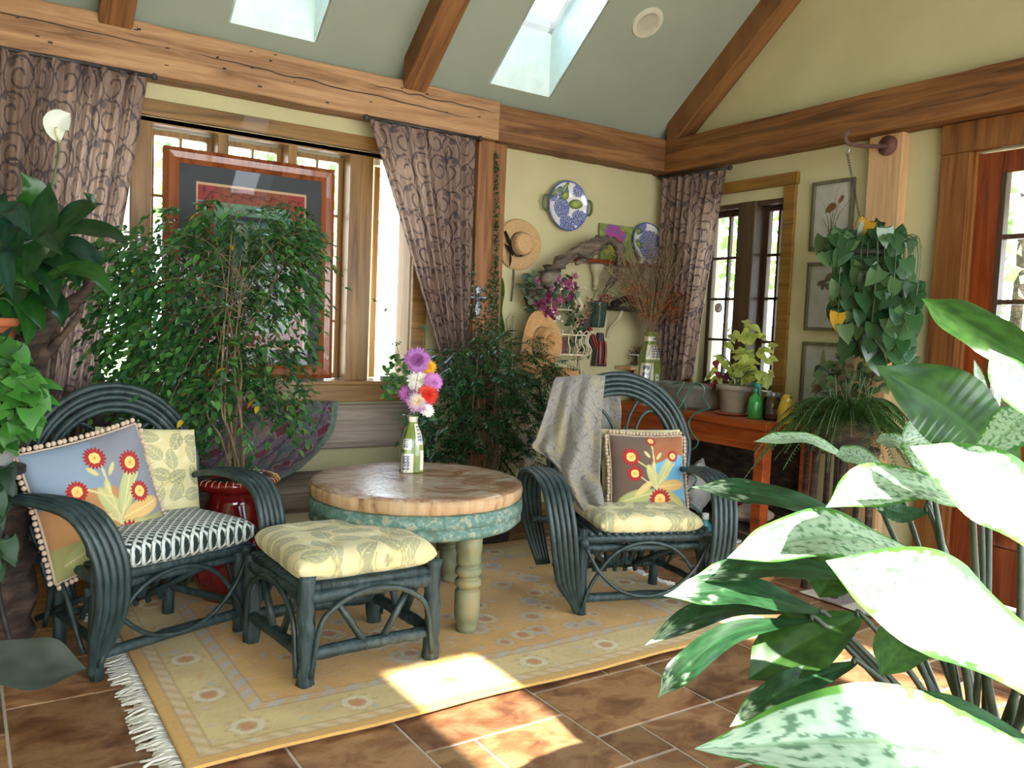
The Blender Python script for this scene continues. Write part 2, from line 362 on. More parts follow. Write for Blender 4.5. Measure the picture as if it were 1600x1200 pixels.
# timbers -- the frame the room shows
def timber(n, name, mat, pts, parent=None, bev=.008):
    b = MB()
    # subdivide long beams a little so that edges can wander
    b.hexa(pts); o = b.build(name, mat, parent, False, bevel=bev); return struct(o)
def hb(x0, x1, y0, y1, z0, z1): return [(x0, y0, z0), (x1, y0, z0), (x1, y1, z0), (x0, y1, z0), (x0, y0, z1), (x1, y0, z1), (x1, y1, z1), (x0, y1, z1)]
def rough_beam(n, mat, x0, x1, y0, y1, z0, z1, axis='x'):
    b = MB(); N = 60
    L0, L1 = (x0, x1) if axis == 'x' else (y0, y1)
    ring = []
    for i in range(N+1):
        t = L0+(L1-L0)*i/N; w = lambda k: .006*noise.noise(Vector((t*2.3, k*7.1, n*3.3)))+.004*noise.noise(Vector((t*9, k*5, n)))
        if axis == 'x': ring += [(t, y0+w(1), z0+w(2)), (t, y1, z0+w(2)), (t, y1, z1+w(3)), (t, y0+w(4), z1+w(3))]
        else: ring += [(x0+w(1), t, z0+w(2)), (x1, t, z0+w(2)), (x1, t, z1+w(3)), (x0+w(4), t, z1+w(3))]
    b.add(ring, [(i*4+k, i*4+(k+1) % 4, i*4+4+(k+1) % 4, i*4+4+k) for i in range(N) for k in range(4)]+[(0, 3, 2, 1), (N*4, N*4+1, N*4+2, N*4+3)])
    return struct(b.build('trim_%d' % n, mat, None, False, bevel=.01))
rough_beam(2, 'beamx', XL, 2.80, 4.44, 4.6, 2.46, 2.70)
rough_beam(3, 'beamxd', 2.803, XR-.14, 4.45, 4.6, 2.46, 2.69)
rough_beam(4, 'beamy', XR-.135, XR, YF, 4.6, 2.46, 2.69, 'y')
cb = MB()
for x0, x1, z0, z1 in ((XL, .9, 2.615, 2.60), (.95, 2.6, 2.60, 2.56), (1.9, 2.79, 2.63, 2.625)):
    cb.tube([(x0+(x1-x0)*k/40, 4.4365+.002*noise.noise(Vector((k*.7, 2, z0))), z0+(z1-z0)*k/40+.010*noise.noise(Vector((k*.35, 0, z0)))) for k in range(41)], lambda t_: .0026*(1-abs(2*t_-1)**4)+.0004, 5)
for k in range(26):
    x = U(-.2, 2.75); z = U(2.48, 2.68); cb.tube([(x-U(.004, .012), 4.437, z), (x+U(.004, .012), 4.437, z+U(-.003, .003))], U(.002, .005), 5)
cb.build('crack', plain('dark_crack', '#2a1c12', .9), bpy.data.objects['trim_2'], False)
def rafter(n, x0, x1, ya, yb, dep, mat):
    z = zc
    timber(n, 'trim_%d' % n, mat, [(x0, ya, z(ya)-dep), (x1, ya, z(ya)-dep), (x1, yb, z(yb)-dep), (x0, yb, z(yb)-dep), (x0, ya, z(ya)+.01), (x1, ya, z(ya)+.01), (x1, yb, z(yb)+.01), (x0, yb, z(yb)+.01)])
M['rafter'] = noisy('honey_rafter_wood', [(.3, '#4f3018'), (.47, '#7a5230'), (.63, '#8d6238'), (.8, '#744c28')], 2.4, (9, .6, .7), 8, .55, .4, dist=.8, spec=.3)
for n, (a, b) in enumerate([(-1.02, -.87), (.55, .70), (2.13, 2.28)]): rafter(5+n, a, b, 4.44, 1.42, .17, 'rafter')
rafter(8, XR-.135, XR, 4.46, 1.42, .2, 'rafter')
timber(9, 'trim_9', 'post', hb(2.68, 2.80, 4.48, 4.6, 0, 2.46)); timber(10, 'trim_10', 'post', hb(2.803, 2.90, 4.50, 4.6, 0, 2.46))
timber(11, 'trim_11', 'postb', hb(XR-.07, XR, 2.678, 2.885, 0, 2.46))
# ---- casement windows
def sash(parent, o, u, w, h, mat, nx=2, nz=4, fr=.04, dep=.04, glass=True, name='sash', mw=.014):
    """o: lower corner, u: unit vector along the width; frame + muntins + glass"""
    o = Vector(o); u = Vector(u); z = Vector((0, 0, 1)); n = u.cross(z); b = MB()
    def bx(a0, a1, z0, z1, d=dep):
        p = [o+u*a0+z*z0-n*d/2, o+u*a1+z*z0-n*d/2, o+u*a1+z*z0+n*d/2, o+u*a0+z*z0+n*d/2]
        b.hexa(p+[q+z*(z1-z0) for q in p])
    bx(0, fr, 0, h); bx(w-fr, w, 0, h); bx(fr, w-fr, 0, fr); bx(fr, w-fr, h-fr, h)
    for i in range(1, nx): a = fr+(w-2*fr)*i/nx; bx(a-mw/2, a+mw/2, fr, h-fr, dep*.8)
    for i in range(1, nz): a = fr+(h-2*fr)*i/nz; bx(fr, w-fr, a-mw/2, a+mw/2, dep*.8)
    s = b.build(name, mat, parent, False, bevel=.002)
    if glass:
        g = MB(); g.add([o+u*fr+z*fr, o+u*(w-fr)+z*fr, o+u*(w-fr)+z*(h-fr), o+u*fr+z*(h-fr)], [(0, 1, 2, 3)]); g.build('pane', 'glass', s, False)
    return s
t = MB()   # casing of the big window
t.box(.25, 2.45, 4.565, 4.6, 2.295, 2.375); t.box(.336, .418, 4.57, 4.6, .835, 2.295); t.box(2.30, 2.40, 4.57, 4.6, .835, 2.295); t.box(.336, 2.40, 4.545, 4.6, .835, .935)
w1 = struct(t.build('window_1', 'trimx', None, False, bevel=.004))
t = MB(); t.box(.336, 2.40, 4.53, 4.79, .935, .958); t.box(.418, 2.31, 4.6, 4.79, 2.262, 2.295); t.build('sill', 'trimx', w1, False, bevel=.003)
t = MB()
for a, b in ((.38, .43), (.72, .822), (1.893, 2.036), (2.295, 2.34)): t.box(a, b, 4.60, 4.78, .955, 2.27)
for a, b in ((1.145, 1.20), (1.525, 1.575)): t.box(a, b, 4.60, 4.78, .955, 2.27)
t.build('mullion', 'trimz', w1, False, bevel=.006)
Z0, HH = .962, 1.296
for a, b in ((.822, 1.145), (1.20, 1.525), (1.575, 1.893)): sash(w1, (a, 4.73, Z0), (1, 0, 0), b-a, HH, 'trimz', fr=.03)
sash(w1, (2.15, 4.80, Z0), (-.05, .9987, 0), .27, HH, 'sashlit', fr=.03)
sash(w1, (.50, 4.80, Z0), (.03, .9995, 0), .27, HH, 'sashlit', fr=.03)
for px in (141, 487, 610):
    p = AY(px, 592, 4.58); q = MB(); q.box(p.x-.06, p.x+.06, 4.55, 4.60, .958, .985); q.tube([(p.x, 4.57, .985), (p.x+.02, 4.555, 1.0), (p.x-.05, 4.55, .995)], .006, 6); q.build('crank_operator', 'black', w1, False)
t = MB(); t.box(4.325, XR, 3.39, 4.30, 2.27, 2.345); t.box(4.33, XR, 3.402, 3.49, .86, 2.27); t.box(4.33, XR, 4.20, 4.29, .86, 2.27); t.box(4.30, XR, 3.40, 4.29, .86, .965)
w2 = struct(t.build('window_2', 'trimy', None, False, bevel=.004))
t = MB(); t.box(4.34, 4.53, 3.72, 3.86, .965, 2.2); t.box(4.40, 4.53, 3.48, 3.51, .965, 2.2); t.box(4.36, 4.55, 3.49, 4.20, 2.17, 2.2); t.build('mullion', 'sash', w2, False, bevel=.004)
sash(w2, (4.47, 3.86, .965), (0, 1, 0), .34, 1.205, 'sash', fr=.035, mw=.018); sash(w2, (4.47, 3.50, .965), (0, 1, 0), .22, 1.205, 'sash', fr=.03, mw=.018)
# thermometer stuck to the right window
tp = AX(1123, 481, 4.44); m_ = MB(); M['dial'] = plain('white_dial', '#e8e8ee', .4); M['dialred'] = plain('red_needle', '#c8403a', .5)
th = thing('thermometer', 'round white window thermometer with a red needle stuck on the small casement glass', 'thermometer', tp)
m_.grid(lambda u, v: (tp.x, tp.y+.035*v*math.cos(2*PI*u), tp.z+.035*v*math.sin(2*PI*u)), 24, 1, flip=True); m_.build('dial', 'dial', th, solid=.003)
m_ = MB(); m_.bar(tp+Vector((-.004, .003, -.01)), tp+Vector((-.004, -.012, .024)), .004, .002, (1, 0, 0)); m_.build('needle', 'dialred', th)
m_ = MB()
for k in range(12): a = k*PI/6; d = Vector((0, math.cos(a), math.sin(a))); m_.bar(tp+d*.026+Vector((-.004, 0, 0)), tp+d*.032+Vector((-.004, 0, 0)), .003, .002, (1, 0, 0))
m_.build('tick_marks', 'black', th)
# door
t = MB(); t.box(4.30, XR, 1.27, 2.474, 2.30, 2.455); t.box(4.305, XR, 2.319, 2.474, 0, 2.30); t.box(4.305, XR, 1.25, 1.40, 0, 2.30); t.box(4.34, 4.555, 2.30, 2.325, 0, 2.30)
d1 = struct(t.build('door_1', 'doortrim', None, False, bevel=.005))
t = MB(); t.box(4.36, 4.405, 2.18, 2.312, .02, 2.29); t.box(4.36, 4.405, 1.405, 1.54, .02, 2.29); t.box(4.36, 4.405, 1.54, 2.18, 2.18, 2.29); t.box(4.36, 4.405, 1.54, 2.18, .02, .30); t.box(4.36, 4.405, 1.54, 2.18, .74, .86)
t.box(4.375, 4.395, 1.54, 2.18, .30, .74); t.build('door_leaf', 'door', d1, False, bevel=.004)
t = MB()
for z in (1.86, 1.535, 1.185): t.box(4.362, 4.403, 1.54, 2.18, z-.012, z+.012)
for y in (1.75, 1.965): t.box(4.362, 4.403, y-.012, y+.012, .86, 2.18)
t.box(4.358, 4.407, 2.155, 2.18, .86, 2.18); t.build('muntin', 'sash', d1, False)
t = MB(); t.add([(4.385, 1.54, .86), (4.385, 2.18, .86), (4.385, 2.18, 2.18), (4.385, 1.54, 2.18)], [(0, 1, 2, 3)]); t.build('pane', 'glass', d1, False)
# baseboards
struct(box('baseboard_back', 'trimx', XL, 2.66, 4.58, 4.6, 0, .11)); struct(box('baseboard_right', 'trimy', XR-.02, XR, 2.49, 2.67, 0, .11)); struct(box('baseboard_corner', 'trimx', 2.91, XR, 4.58, 4.6, 0, .11))
# windows behind the camera (light the room)
t = MB(); t.box(-1.5, 4.0, YF-.12, YF-.06, .15, .22); t.box(-1.5, 4.0, YF-.12, YF-.06, 2.38, 2.45)
for x in (-1.5, -.15, 1.22, 2.58, 3.94): t.box(x, x+.06, YF-.12, YF-.06, .22, 2.38)
struct(t.build('window_3', 'trimx', None, False))
t = MB(); t.box(XR+.05, XR+.11, -1.3, 1.22, .12, .2); t.box(XR+.05, XR+.11, -1.3, 1.22, 2.22, 2.3)
for y in (-1.3, -.47, .35, 1.16): t.box(XR+.05, XR+.11, y, y+.06, .2, 2.22)
struct(t.build('window_8', 'trimx', None, False))
# daylight portals in the openings
def portal(loc, rot, sx, sy):
    l = bpy.data.lights.new('portal', 'AREA'); l.shape = 'RECTANGLE'; l.size = sx; l.size_y = sy; l.cycles.is_portal = True
    o = bpy.data.objects.new('daylight_portal', l); COL.objects.link(o); o.location = loc; o.rotation_euler = rot
portal((1.25, YF-.15, 1.3), (PI/2, 0, 0), 5.5, 2.3); portal((1.36, 4.95, 1.6), (-PI/2, 0, 0), 1.95, 1.35)
portal((XR+.15, -.04, 1.2), (0, PI/2, 0), 2.2, 2.5)
for a, b, c, d in holes:
    y = (c+d)/2; sl = math.atan(.8) * (-1 if y > 1.4 else 1)
    portal(((a+b)/2, y, zc(y)+.5), (sl, 0, 0), .5, (d-c)*1.35)

# ================================================================ OUTSIDE
M['gravel'] = noisy('pale_gravel', [(.3, '#c9c0b0'), (.7, '#ded8cc')], 20, rough=.95)
M['lawn'] = noisy('lawn', [(.3, '#5d7a3a'), (.7, '#84a052')], 3, rough=.95)
struct(box('ground', 'gravel', -40, 60, -40, 60, -.5, -.25)); bpy.data.objects['ground'].name = 'floor_outside'
g = MB(); g.box(-30, 50, 13, 40, -.262, -.248); g.box(12, 40, -10, 13, -.262, -.248); tag(g.build('lawn', 'lawn', None, False), 'sunlit green lawn beyond the gravel outside the windows', 'lawn', kind='stuff')
M['canopy'] = noisy('tree_foliage', [(.3, '#3f5f28'), (.55, '#6d9440'), (.75, '#9ab85e')], 3, rough=.8, bump=1)
def tree(x, y, h, w, label):
    r = thing('tree', label, 'tree', (x, y, -.25), group='trees outside the windows')
    b = MB(); b.tube([(x, y, -.25), (x+.1, y, h*.4), (x-.1, y, h*.75)], (.16, .06), 8); b.build('trunk', 'bark', r)
    b = MB()
    for k in range(1500):
        p = Vector((x, y, h*.62))+Vector((U(-1, 1)*w, U(-1, 1)*w, U(-1, 1)*h*.42)); q = (p-Vector((x, y, h*.62)))
        if (q.x/w)**2+(q.y/w)**2+(q.z/(h*.42))**2 > 1: continue
        b.leaf(p, rdir(), rdir(), .28, .2, lin(random.choice(['#5d7a40', '#7d9a58', '#98ad70', '#6d8450'])), seg=2)
    b.build('foliage', 'leafsoft', r)
for k, q in enumerate([(9.6, 12.6, 6, 1.7), (14.5, 12.5, 7, 2.2), (12.8, 7.8, 5.5, 1.4), (5.6, 17.5, 7, 2.2), (1.6, 16, 6.5, 1.7), (-3, 18, 7, 2.4), (10.5, 18, 8, 2.2), (12, 3.2, 5, 1.3), (15.5, 5.0, 6, 1.5), (19, 9, 8, 2.3)]):
    tree(*q, ['leafy tree seen through the small casement window', 'tall leafy tree far behind the small casement window', 'bushy young tree near the small casement window', 'leafy tree behind the framed picture window', 'leafy tree seen above the framed picture', 'leafy tree behind the left curtain', 'large tree seen through the open casement', 'green tree seen low through the glazed door', 'green tree seen beside the porch post through the door', 'tall far tree seen through the glazed door'][k])
M['shingle'] = noisy('grey_shingle', [(.3, '#8d9295'), (.7, '#b9bdbe')], 5, (1, 1, 6), rough=.9)
g = MB(); g.box(8.6, 11.2, 8.4, 10.4, -.25, 1.5); sh = thing('shed', 'low grey garden shed outside the small casement window', 'shed', (9.9, 9.4, -.25)); g.build('wall', 'shingle', sh, False)
g = MB(); g.add([(8.4, 8.2, 1.5), (11.4, 8.2, 1.5), (11.4, 10.6, 1.5), (8.4, 10.6, 1.5), (8.8, 9.4, 2.0), (11.0, 9.4, 2.0)], [(0, 1, 5, 4), (2, 3, 4, 5), (1, 2, 5), (3, 0, 4), (3, 2, 1, 0)]); g.build('roof', 'shingle', sh, False)
pp = thing('porch', 'white porch post and roof edge outside the glazed door', 'porch', (6.3, 2.75, -.25))
g = MB(); g.box(6.2, 6.4, 2.62, 2.82, -.25, 2.1); g.build('post', 'white', pp, False)
g = MB(); g.box(6.1, 6.5, -2, 2.95, 2.1, 2.35); g.hexa([(4.6, -2, 2.75), (6.6, -2, 2.35), (6.6, 3.0, 2.35), (4.6, 3.0, 2.75), (4.6, -2, 2.8), (6.6, -2, 2.4), (6.6, 3.0, 2.4), (4.6, 3.0, 2.8)]); g.build('roof', 'white', pp, False)
# recessed ceiling lamp
lp = Vector((3.53, 3.95, zc(3.95))); nrm = Vector((0, .8, 1)).normalized(); ax = Vector((1, 0, 0)); ay = nrm.cross(ax)
cl_ = thing('ceiling_light', 'round white recessed light in the sloping grey ceiling', 'ceiling light', lp)
def ring(b, r0, h0, r1, h1, n=32):
    b.grid(lambda u, v: lp+(ax*math.cos(2*PI*u)+ay*math.sin(2*PI*u))*(r0+(r1-r0)*v)-nrm*(h0+(h1-h0)*v), n, 1)
M['lamptrim'] = plain('cream_lamp_trim', '#cdc9b4', .6); M['lampin'] = plain('lamp_reflector', '#b9b39c', .5)
b = MB(); ring(b, .105, .001, .10, .012); ring(b, .10, .012, .075, .014); b.build('trim_ring', 'lamptrim', cl_)
b = MB(); ring(b, .076, .014, .05, .004); ring(b, .05, .004, .0001, .003); b.build('reflector', 'lampin', cl_)
# ================================================================ FURNITURE
def mixcol(a, b, t): return mixc(lin(a) if isinstance(a, str) else a, lin(b) if isinstance(b, str) else b, max(0, min(1, t)))
def sm(a, b, x): t = max(0, min(1, (x-a)/(b-a))); return t*t*(3-2*t)
# ---- rug -------------------------------------------------------
RX0, RX1, RY0, RY1 = .535, 3.03, 2.37, 4.10
def flower_col(c, x, y, fx, fy, r, petal, mid, out):
    d = math.hypot(x-fx, y-fy); a = math.atan2(y-fy, x-fx)
    if d < r*(.8+.2*math.cos(8*a)):
        k = d/r
        if k < .3: return mixc(lin(mid), c, .3)
        if k < .42: return mixc(lin(out), c, .3)
        if k > .72: return mixc(lin(out), c, .55)
        return mixc(lin(petal), c, .45)
    return c
rnd = random.Random(3)
med = []
for i in range(7):
    med.append((RX0+.22+i*.365, RY0+.17, .075)); med.append((RX0+.2+i*.365, RY1-.17, .075))
for i in range(4): med.append((RX0+.17, RY0+.45+i*.34, .075)); med.append((RX1-.17, RY0+.45+i*.34, .075))
fm = [(rnd.uniform(RX0+.42, RX1-.42), rnd.uniform(RY0+.38, RY1-.38), rnd.uniform(.03, .09), rnd.random()) for _ in range(75)]
sp = [(rnd.uniform(RX0+.06, RX1-.06), rnd.uniform(RY0+.05, RY1-.05), rnd.uniform(.010, .028), rnd.choice(['#b9a892', '#a3a9a8', '#c78d62', '#b9b5a6', '#c99a78'])) for _ in range(480)]
cells = {}
for q in sp: cells.setdefault((int(q[0]/.1), int(q[1]/.1)), []).append(q)
def rugc(u, v):
    x = RX0+(RX1-RX0)*u; y = RY0+(RY1-RY0)*v
    e = min(x-RX0, RX1-x, y-RY0, RY1-y); n = fbm(x*6, y*6)
    inn = mixcol('#d0a35c', '#c4985a', .5+n); bor = mixcol('#cbb47c', '#bfa671', .5+n)
    if e < .045: c = lin('#c69a55')
    elif e < .09: c = mixcol('#c9b489', '#bd9d6d', .5+.5*math.sin((x+y)*90))
    elif e < .26: c = bor
    elif e < .31: c = mixcol('#c2a06c', '#b3a89a', .5+.5*math.sin((x-y)*70))
    else: c = inn
    for ln in (.045, .09, .26, .31):
        if abs(e-ln) < .004: c = mixcol('#a88657', c, .3)
    if e > .05:
        if e > .09:
            for fx, fy, r in med:
                if abs(x-fx) < .11 and abs(y-fy) < .11: c = flower_col(c, x, y, fx, fy, r, '#cfc7b1', '#b5673d', '#a9855f')
        if e > .33:
            for fx, fy, r, k in fm:
                if abs(x-fx) < r and abs(y-fy) < r: c = flower_col(c, x, y, fx, fy, r, ['#c9bf9a', '#a9aaa4'][k > .5], ['#b0683f', '#8d8d90'][k > .6], '#a88e66')
        for dx in (-1, 0, 1):
            for dy in (-1, 0, 1):
                for fx, fy, r, cc in cells.get((int(x/.1)+dx, int(y/.1)+dy), ()):
                    a = fx*37; X = (x-fx)*math.cos(a)+(y-fy)*math.sin(a); Y = -(x-fx)*math.sin(a)+(y-fy)*math.cos(a)
                    if (X/r)**2+(Y/(r*.45))**2 < 1: c = mixc(lin(cc), c, .55)
    k = 1.12+.10*fbm(x*60, y*60); return (c[0]*k, c[1]*k, c[2]*k, 1)
M['rug'] = clothmat('woven_wool_rug', rough=.95, weave=300, bump=.5)
rg = thing('rug', 'pale gold oriental rug with flower border and white fringe under the furniture', 'rug', ((RX0+RX1)/2, (RY0+RY1)/2, 0))
b = MB(); b.grid(lambda u, v: (RX0+(RX1-RX0)*u, RY0+(RY1-RY0)*v+.006*math.sin(u*19), .011+.0012*noise.noise(Vector((u*20, v*14, 0)))), 330, 230, rugc); b.build('carpet', 'rug', rg, solid=-.009)
for X, sgn in ((RX0, -1), (RX1, 1)):
    y = RY0; b = MB()
    while y < RY1:
        L = U(.05, .10); w = U(.006, .011); a = U(-.5, .5); b.col = mixcol('#e4dfd0', '#bdb6a4', R_()*.7)
        b.tube([(X, y, .008), (X+sgn*L*.4, y+a*.03, .014), (X+sgn*L*.7, y+a*.05+U(-.01, .01), .008), (X+sgn*L, y+a*.07+U(-.012, .012), .005)], (w*.6, w*.5), 5); y += .0075
    b.build('fringe', 'cloth', rg)
# striped mat by the door
def matc(u, v):
    y = v*11; k = y-int(y); c = '#c9bfa6' if int(y) % 2 == 0 else ['#8f8577', '#6e5b52', '#a8a08e'][int(y/2) % 3]
    return mixcol(c, '#b5a98f', .2+.2*fbm(u*20, v*30))
M['matc'] = M['cloth']
b = MB(); b.grid(lambda u, v: (3.60+.68*u, 1.30+1.35*v, .008), 30, 110, matc); tag(b.build('door_mat', 'cloth', solid=-.006), 'striped beige and brown woven mat on the tiles by the glazed door', 'mat')

# ---- round table -------------------------------------------------
TC = Vector((1.735, 3.335, 0)); TH = .605; TR = .475
M['tabletop'] = noisy('worn_brown_table_top', [(.30, '#4a3020'), (.40, '#7a5234'), (.48, '#9c7a5a'), (.56, '#b8a692'), (.75, '#ab9c8c')], 3.2, (1, 1, 1), 10, .28, .25, 40, 1.6, .5, nrough=.72)
M['rimwood'] = noisy('chewed_cream_wood_edge', [(.3, '#7d5c3a'), (.42, '#b5926a'), (.7, '#cdb08c')], 20, (1, 1, .12), 8, .7, .6)
M['rimpaint'] = noisy('flaking_teal_paint', [(.36, '#7d6a52'), (.41, '#4f7066'), (.50, '#628579'), (.55, '#73948a'), (.58, '#b0a488'), (.7, '#94866c')], 24, (1, 1, 1.2), 12, .6, .5, dist=.6, nrough=.75)
M['legpaint'] = noisy('worn_olive_paint', [(.32, '#4f5238'), (.48, '#6d7152'), (.6, '#848664'), (.72, '#9a8050')], 7, (1, 1, .5), 10, .55, .35)
tb = thing('coffee_table', 'round low table with worn brown top and flaking teal rim on turned olive legs', 'table', TC)
wob = lambda a, z: 1+.010*noise.noise(Vector((math.cos(a)*3, math.sin(a)*3, z*2)))+(.008*noise.noise(Vector((math.cos(a)*14, math.sin(a)*14, 1))) if z > .51 else 0)
b = MB(); b.lathe([(.0001, TH), (.2, TH), (.35, TH+.001), (.44, TH), (.466, TH-.003), (.474, TH-.010)], (TC.x, TC.y, 0), 96, mod=wob); b.build('top', 'tabletop', tb)
b = MB(); b.lathe([(.474, TH-.010), (.479, TH-.03), (.473, TH-.060), (.462, TH-.070)], (TC.x, TC.y, 0), 96, mod=wob); b.build('edge', 'rimwood', tb)
b = MB(); b.lathe([(.30, .47), (.460, .537), (.478, .530), (.481, .50), (.479, .480), (.462, .474), (.461, .471), (.476, .466), (.476, .442), (.460, .427), (.30, .427), (.30, .46)], (TC.x, TC.y, 0), 96, mod=wob)
b.build('rim_band', 'rimpaint', tb)
lp_ = [(.042, 0), (.046, .03), (.046, .055), (.052, .058), (.054, .10), (.054, .18), (.048, .188), (.038, .192), (.047, .197), (.056, .208), (.056, .225), (.047, .236), (.038, .241), (.047, .246), (.056, .257), (.056, .274), (.048, .284), (.040, .289), (.051, .295), (.054, .31), (.052, .345), (.056, .35), (.056, .43)]
for dx, dy in ((.052, -.39), (.33, .25), (-.375, .15)):
    b = MB(); b.lathe(lp_, (TC.x+dx, TC.y+dy, .011), 28); b.build('leg', 'legpaint', tb)

# ---- green and white ceramic vases ---------------------------------
M['ceramic'] = noisy('glazed_ceramic', [(.3, (.9, .9, .9)), (.7, (1, 1, 1))], 20, rough=.15, vcol=True, coat=.4)
def leafmotif(x, y, s=1):
    """grey-blue sprig drawn in the unit square"""
    if abs(x-.5-.15*math.sin(y*3)) < .025: return True
    for k in range(5):
        yy = .15+k*.16
        for sg in (-1, 1):
            dx = (x-.5)*sg-.12; dy = y-yy-.06-.4*abs(dx)
            if (dx/.13)**2+(dy/.055)**2 < 1: return True
    return False
def vasecol(panels, h):
    def f(a, r, z):
        t = (a/(2*PI)+.5) % 1; zz = z/h
        for (a0, a1, z0, z1) in panels:
            if a0 < t < a1 and z0 < zz < z1:
                x = (t-a0)/(a1-a0); y = (zz-z0)/(z1-z0)
                return lin('#5a6386') if leafmotif(x, y) and .06 < y < .94 else lin('#e2ddc4')
        return mixcol('#7e8c42', '#6a7a38', .5+fbm(a*3, z*20))
    return f
def vase(name, label, c, h, w, panels, neck=.42, n=120):
    b = MB(); v = thing(name, label, 'vase', c)
    P = [(w*.5*.9, 0), (w*.5, h*.01)]+[(w*.5*q, h*z) for q, z in ((1.0, .10), (1.0, .3), (.96, .45), (.86, .58), (.7, .72), (neck+.1, .82), (neck, .90), (neck+.06, .97), (neck+.1, 1.0), (neck, 1.0), (neck-.08, .9))]
    prof = []
    for i in range(len(P)-1):
        for k in range(8): t = k/8; prof.append((P[i][0]*(1-t)+P[i+1][0]*t, P[i][1]*(1-t)+P[i+1][1]*t))
    prof.append(P[-1]); sq = lambda a, z: .88/max(abs(math.cos(a+.25)), abs(math.sin(a+.25)))**.55
    b.lathe(prof, c, n, mod=sq, colf=vasecol(panels, h)); b.build('body', 'ceramic', v); return v
vp = AZ(643, 738, TH+.001)+Vector((.012, .03, 0))
vase('flower_vase', 'square green and white ceramic flower vase with blue sprigs on the round table', Vector((vp.x, vp.y, TH)), .265, .125, [(0, 1, .90, .99), (.02, .20, .0, .34), (.03, .17, .42, .60), (.24, .36, .5, .86), (.30, .47, .05, .4), (.55, .75, .1, .5), (.8, .97, .3, .8)], .38)
# flowers: dahlias with one stem each
def dahlia(c, face, r_, cols, label, centre='#e0a020', petals=30, layers=4, group='dahlias in the table vase'):
    r = r_*1.1; c = Vector(c); face = Vector(face).normalized(); a = face.orthogonal().normalized(); e = face.cross(a)
    t = thing('dahlia', label, 'flower', c, group=None)
    b = MB()
    for L in range(layers):
        n = petals-4*L; k = 1-L*.2; tilt = .1+.28*L
        for i in range(n):
            an = 2*PI*(i+.5*L)/n+U(-.06, .06); d = (a*math.cos(an)+e*math.sin(an))*math.cos(tilt)+face*math.sin(tilt)
            b.leaf(c+face*(.004*L), d, face, r*k*U(.9, 1.08), r*.34, lin(cols[min(L, len(cols)-1)]), fold=.35, droop=U(-.1, .2), seg=5)
    b.build('petals', 'leafsoft', t)
    b = MB(); b.ball(c+face*.008, r*.13, 10, 6, .6); b.build('centre', plain('flower_centre_'+centre[1:], centre, .8), t)
    vm = Vector((vp.x, vp.y, TH+.262))
    b = MB(); b.tube([c-face*.004, c-face*.03+(vm-c)*.3, vm+Vector((U(-.012, .012), U(-.012, .012), -.05))], .0025, 5, smooth=4); b.build('stem', 'stem', t)
D0 = (vp-C0).dot(FW); tocam = (C0-vp).normalized()
for px, py, dd, r, cols, lab, ce_ in [
    (652, 563, 0, .062, ['#bd7abc', '#cd92cc', '#ad68aa'], 'mauve pink dahlia at the very top of the vase bouquet', '#a560a0'),
    (655, 596, .03, .060, ['#efeee6', '#f7f6f0', '#f2f0e0'], 'large white dahlia with a yellow eye in the middle of the bouquet', '#e0a81e'),
    (669, 574, .05, .040, ['#e0ae1e', '#edc63a'], 'small yellow dahlia behind the white one', '#c88d14'),
    (676, 598, .02, .048, ['#cf7fc4', '#dda0d6'], 'pink dahlia at the right edge of the bouquet', '#c060a8'),
    (668, 617, .0, .052, ['#d8452a', '#ea6038', '#e8503a'], 'orange red dahlia low on the right of the bouquet', '#c8381f'),
    (637, 615, .02, .045, ['#c25fae', '#d282c4'], 'deep pink dahlia low on the left of the bouquet', '#9d3f86'),
    (652, 629, -.02, .052, ['#cfa0c4', '#e6d2d8', '#efe3c8'], 'pale lilac and cream dahlia just above the vase rim', '#d9c48a'),
    (667, 641, -.01, .036, ['#efeeea', '#f6f6f2'], 'small white half open dahlia hanging over the vase rim', '#dcd9c4')]:
    dahlia(AD(px, py, D0+dd), tocam+Vector((U(-.3, .3), 0, U(-.1, .35)))+RT*((px-655)/60), r, cols, lab, ce_)
tsp = thing('dill_stems', 'thin green seed head stems and leaves standing above the vase bouquet', 'flower', (vp.x, vp.y, TH+.2))
b = MB(); hd = MB(); lf = MB(); vm = Vector((vp.x, vp.y, TH+.20))
for px, py in ((590, 472), (600, 488), (664, 515), (620, 540), (612, 560)):
    q = AD(px, py, D0+.06); b.tube([vm, vm+Vector((0, 0, .12)), vm.lerp(q, .75)+Vector((0, 0, .02)), q], .0016, 5, smooth=5)
    hd = MB()
    for k in range(16):
        e = q+Vector((U(-.026, .026), U(-.026, .026), U(0, .02))); hd.tube([q, e], .0008, 3); hd.ball(e, .0035, 5, 3)
    hd.build('seed_head', 'stem', tsp)
for k in range(70):
    q = AD(620+U(-22, 22), 585+U(-28, 40), D0+.04); lf.leaf(q, rdir(), tocam, .045, .022, lin(random.choice(['#3f6b30', '#5a8a3e', '#2f5526'])), seg=5)
for k in range(26):
    q = AD(628+U(-8, 10)+(k % 2)*40, 655+U(-15, 45), D0+.05); lf.leaf(q, rdir(-1, .2), tocam, .05, .014, lin('#2f5a30'), seg=3)
b.build('stems', 'stem', tsp); lf.build('leaves', 'leafsoft', tsp)

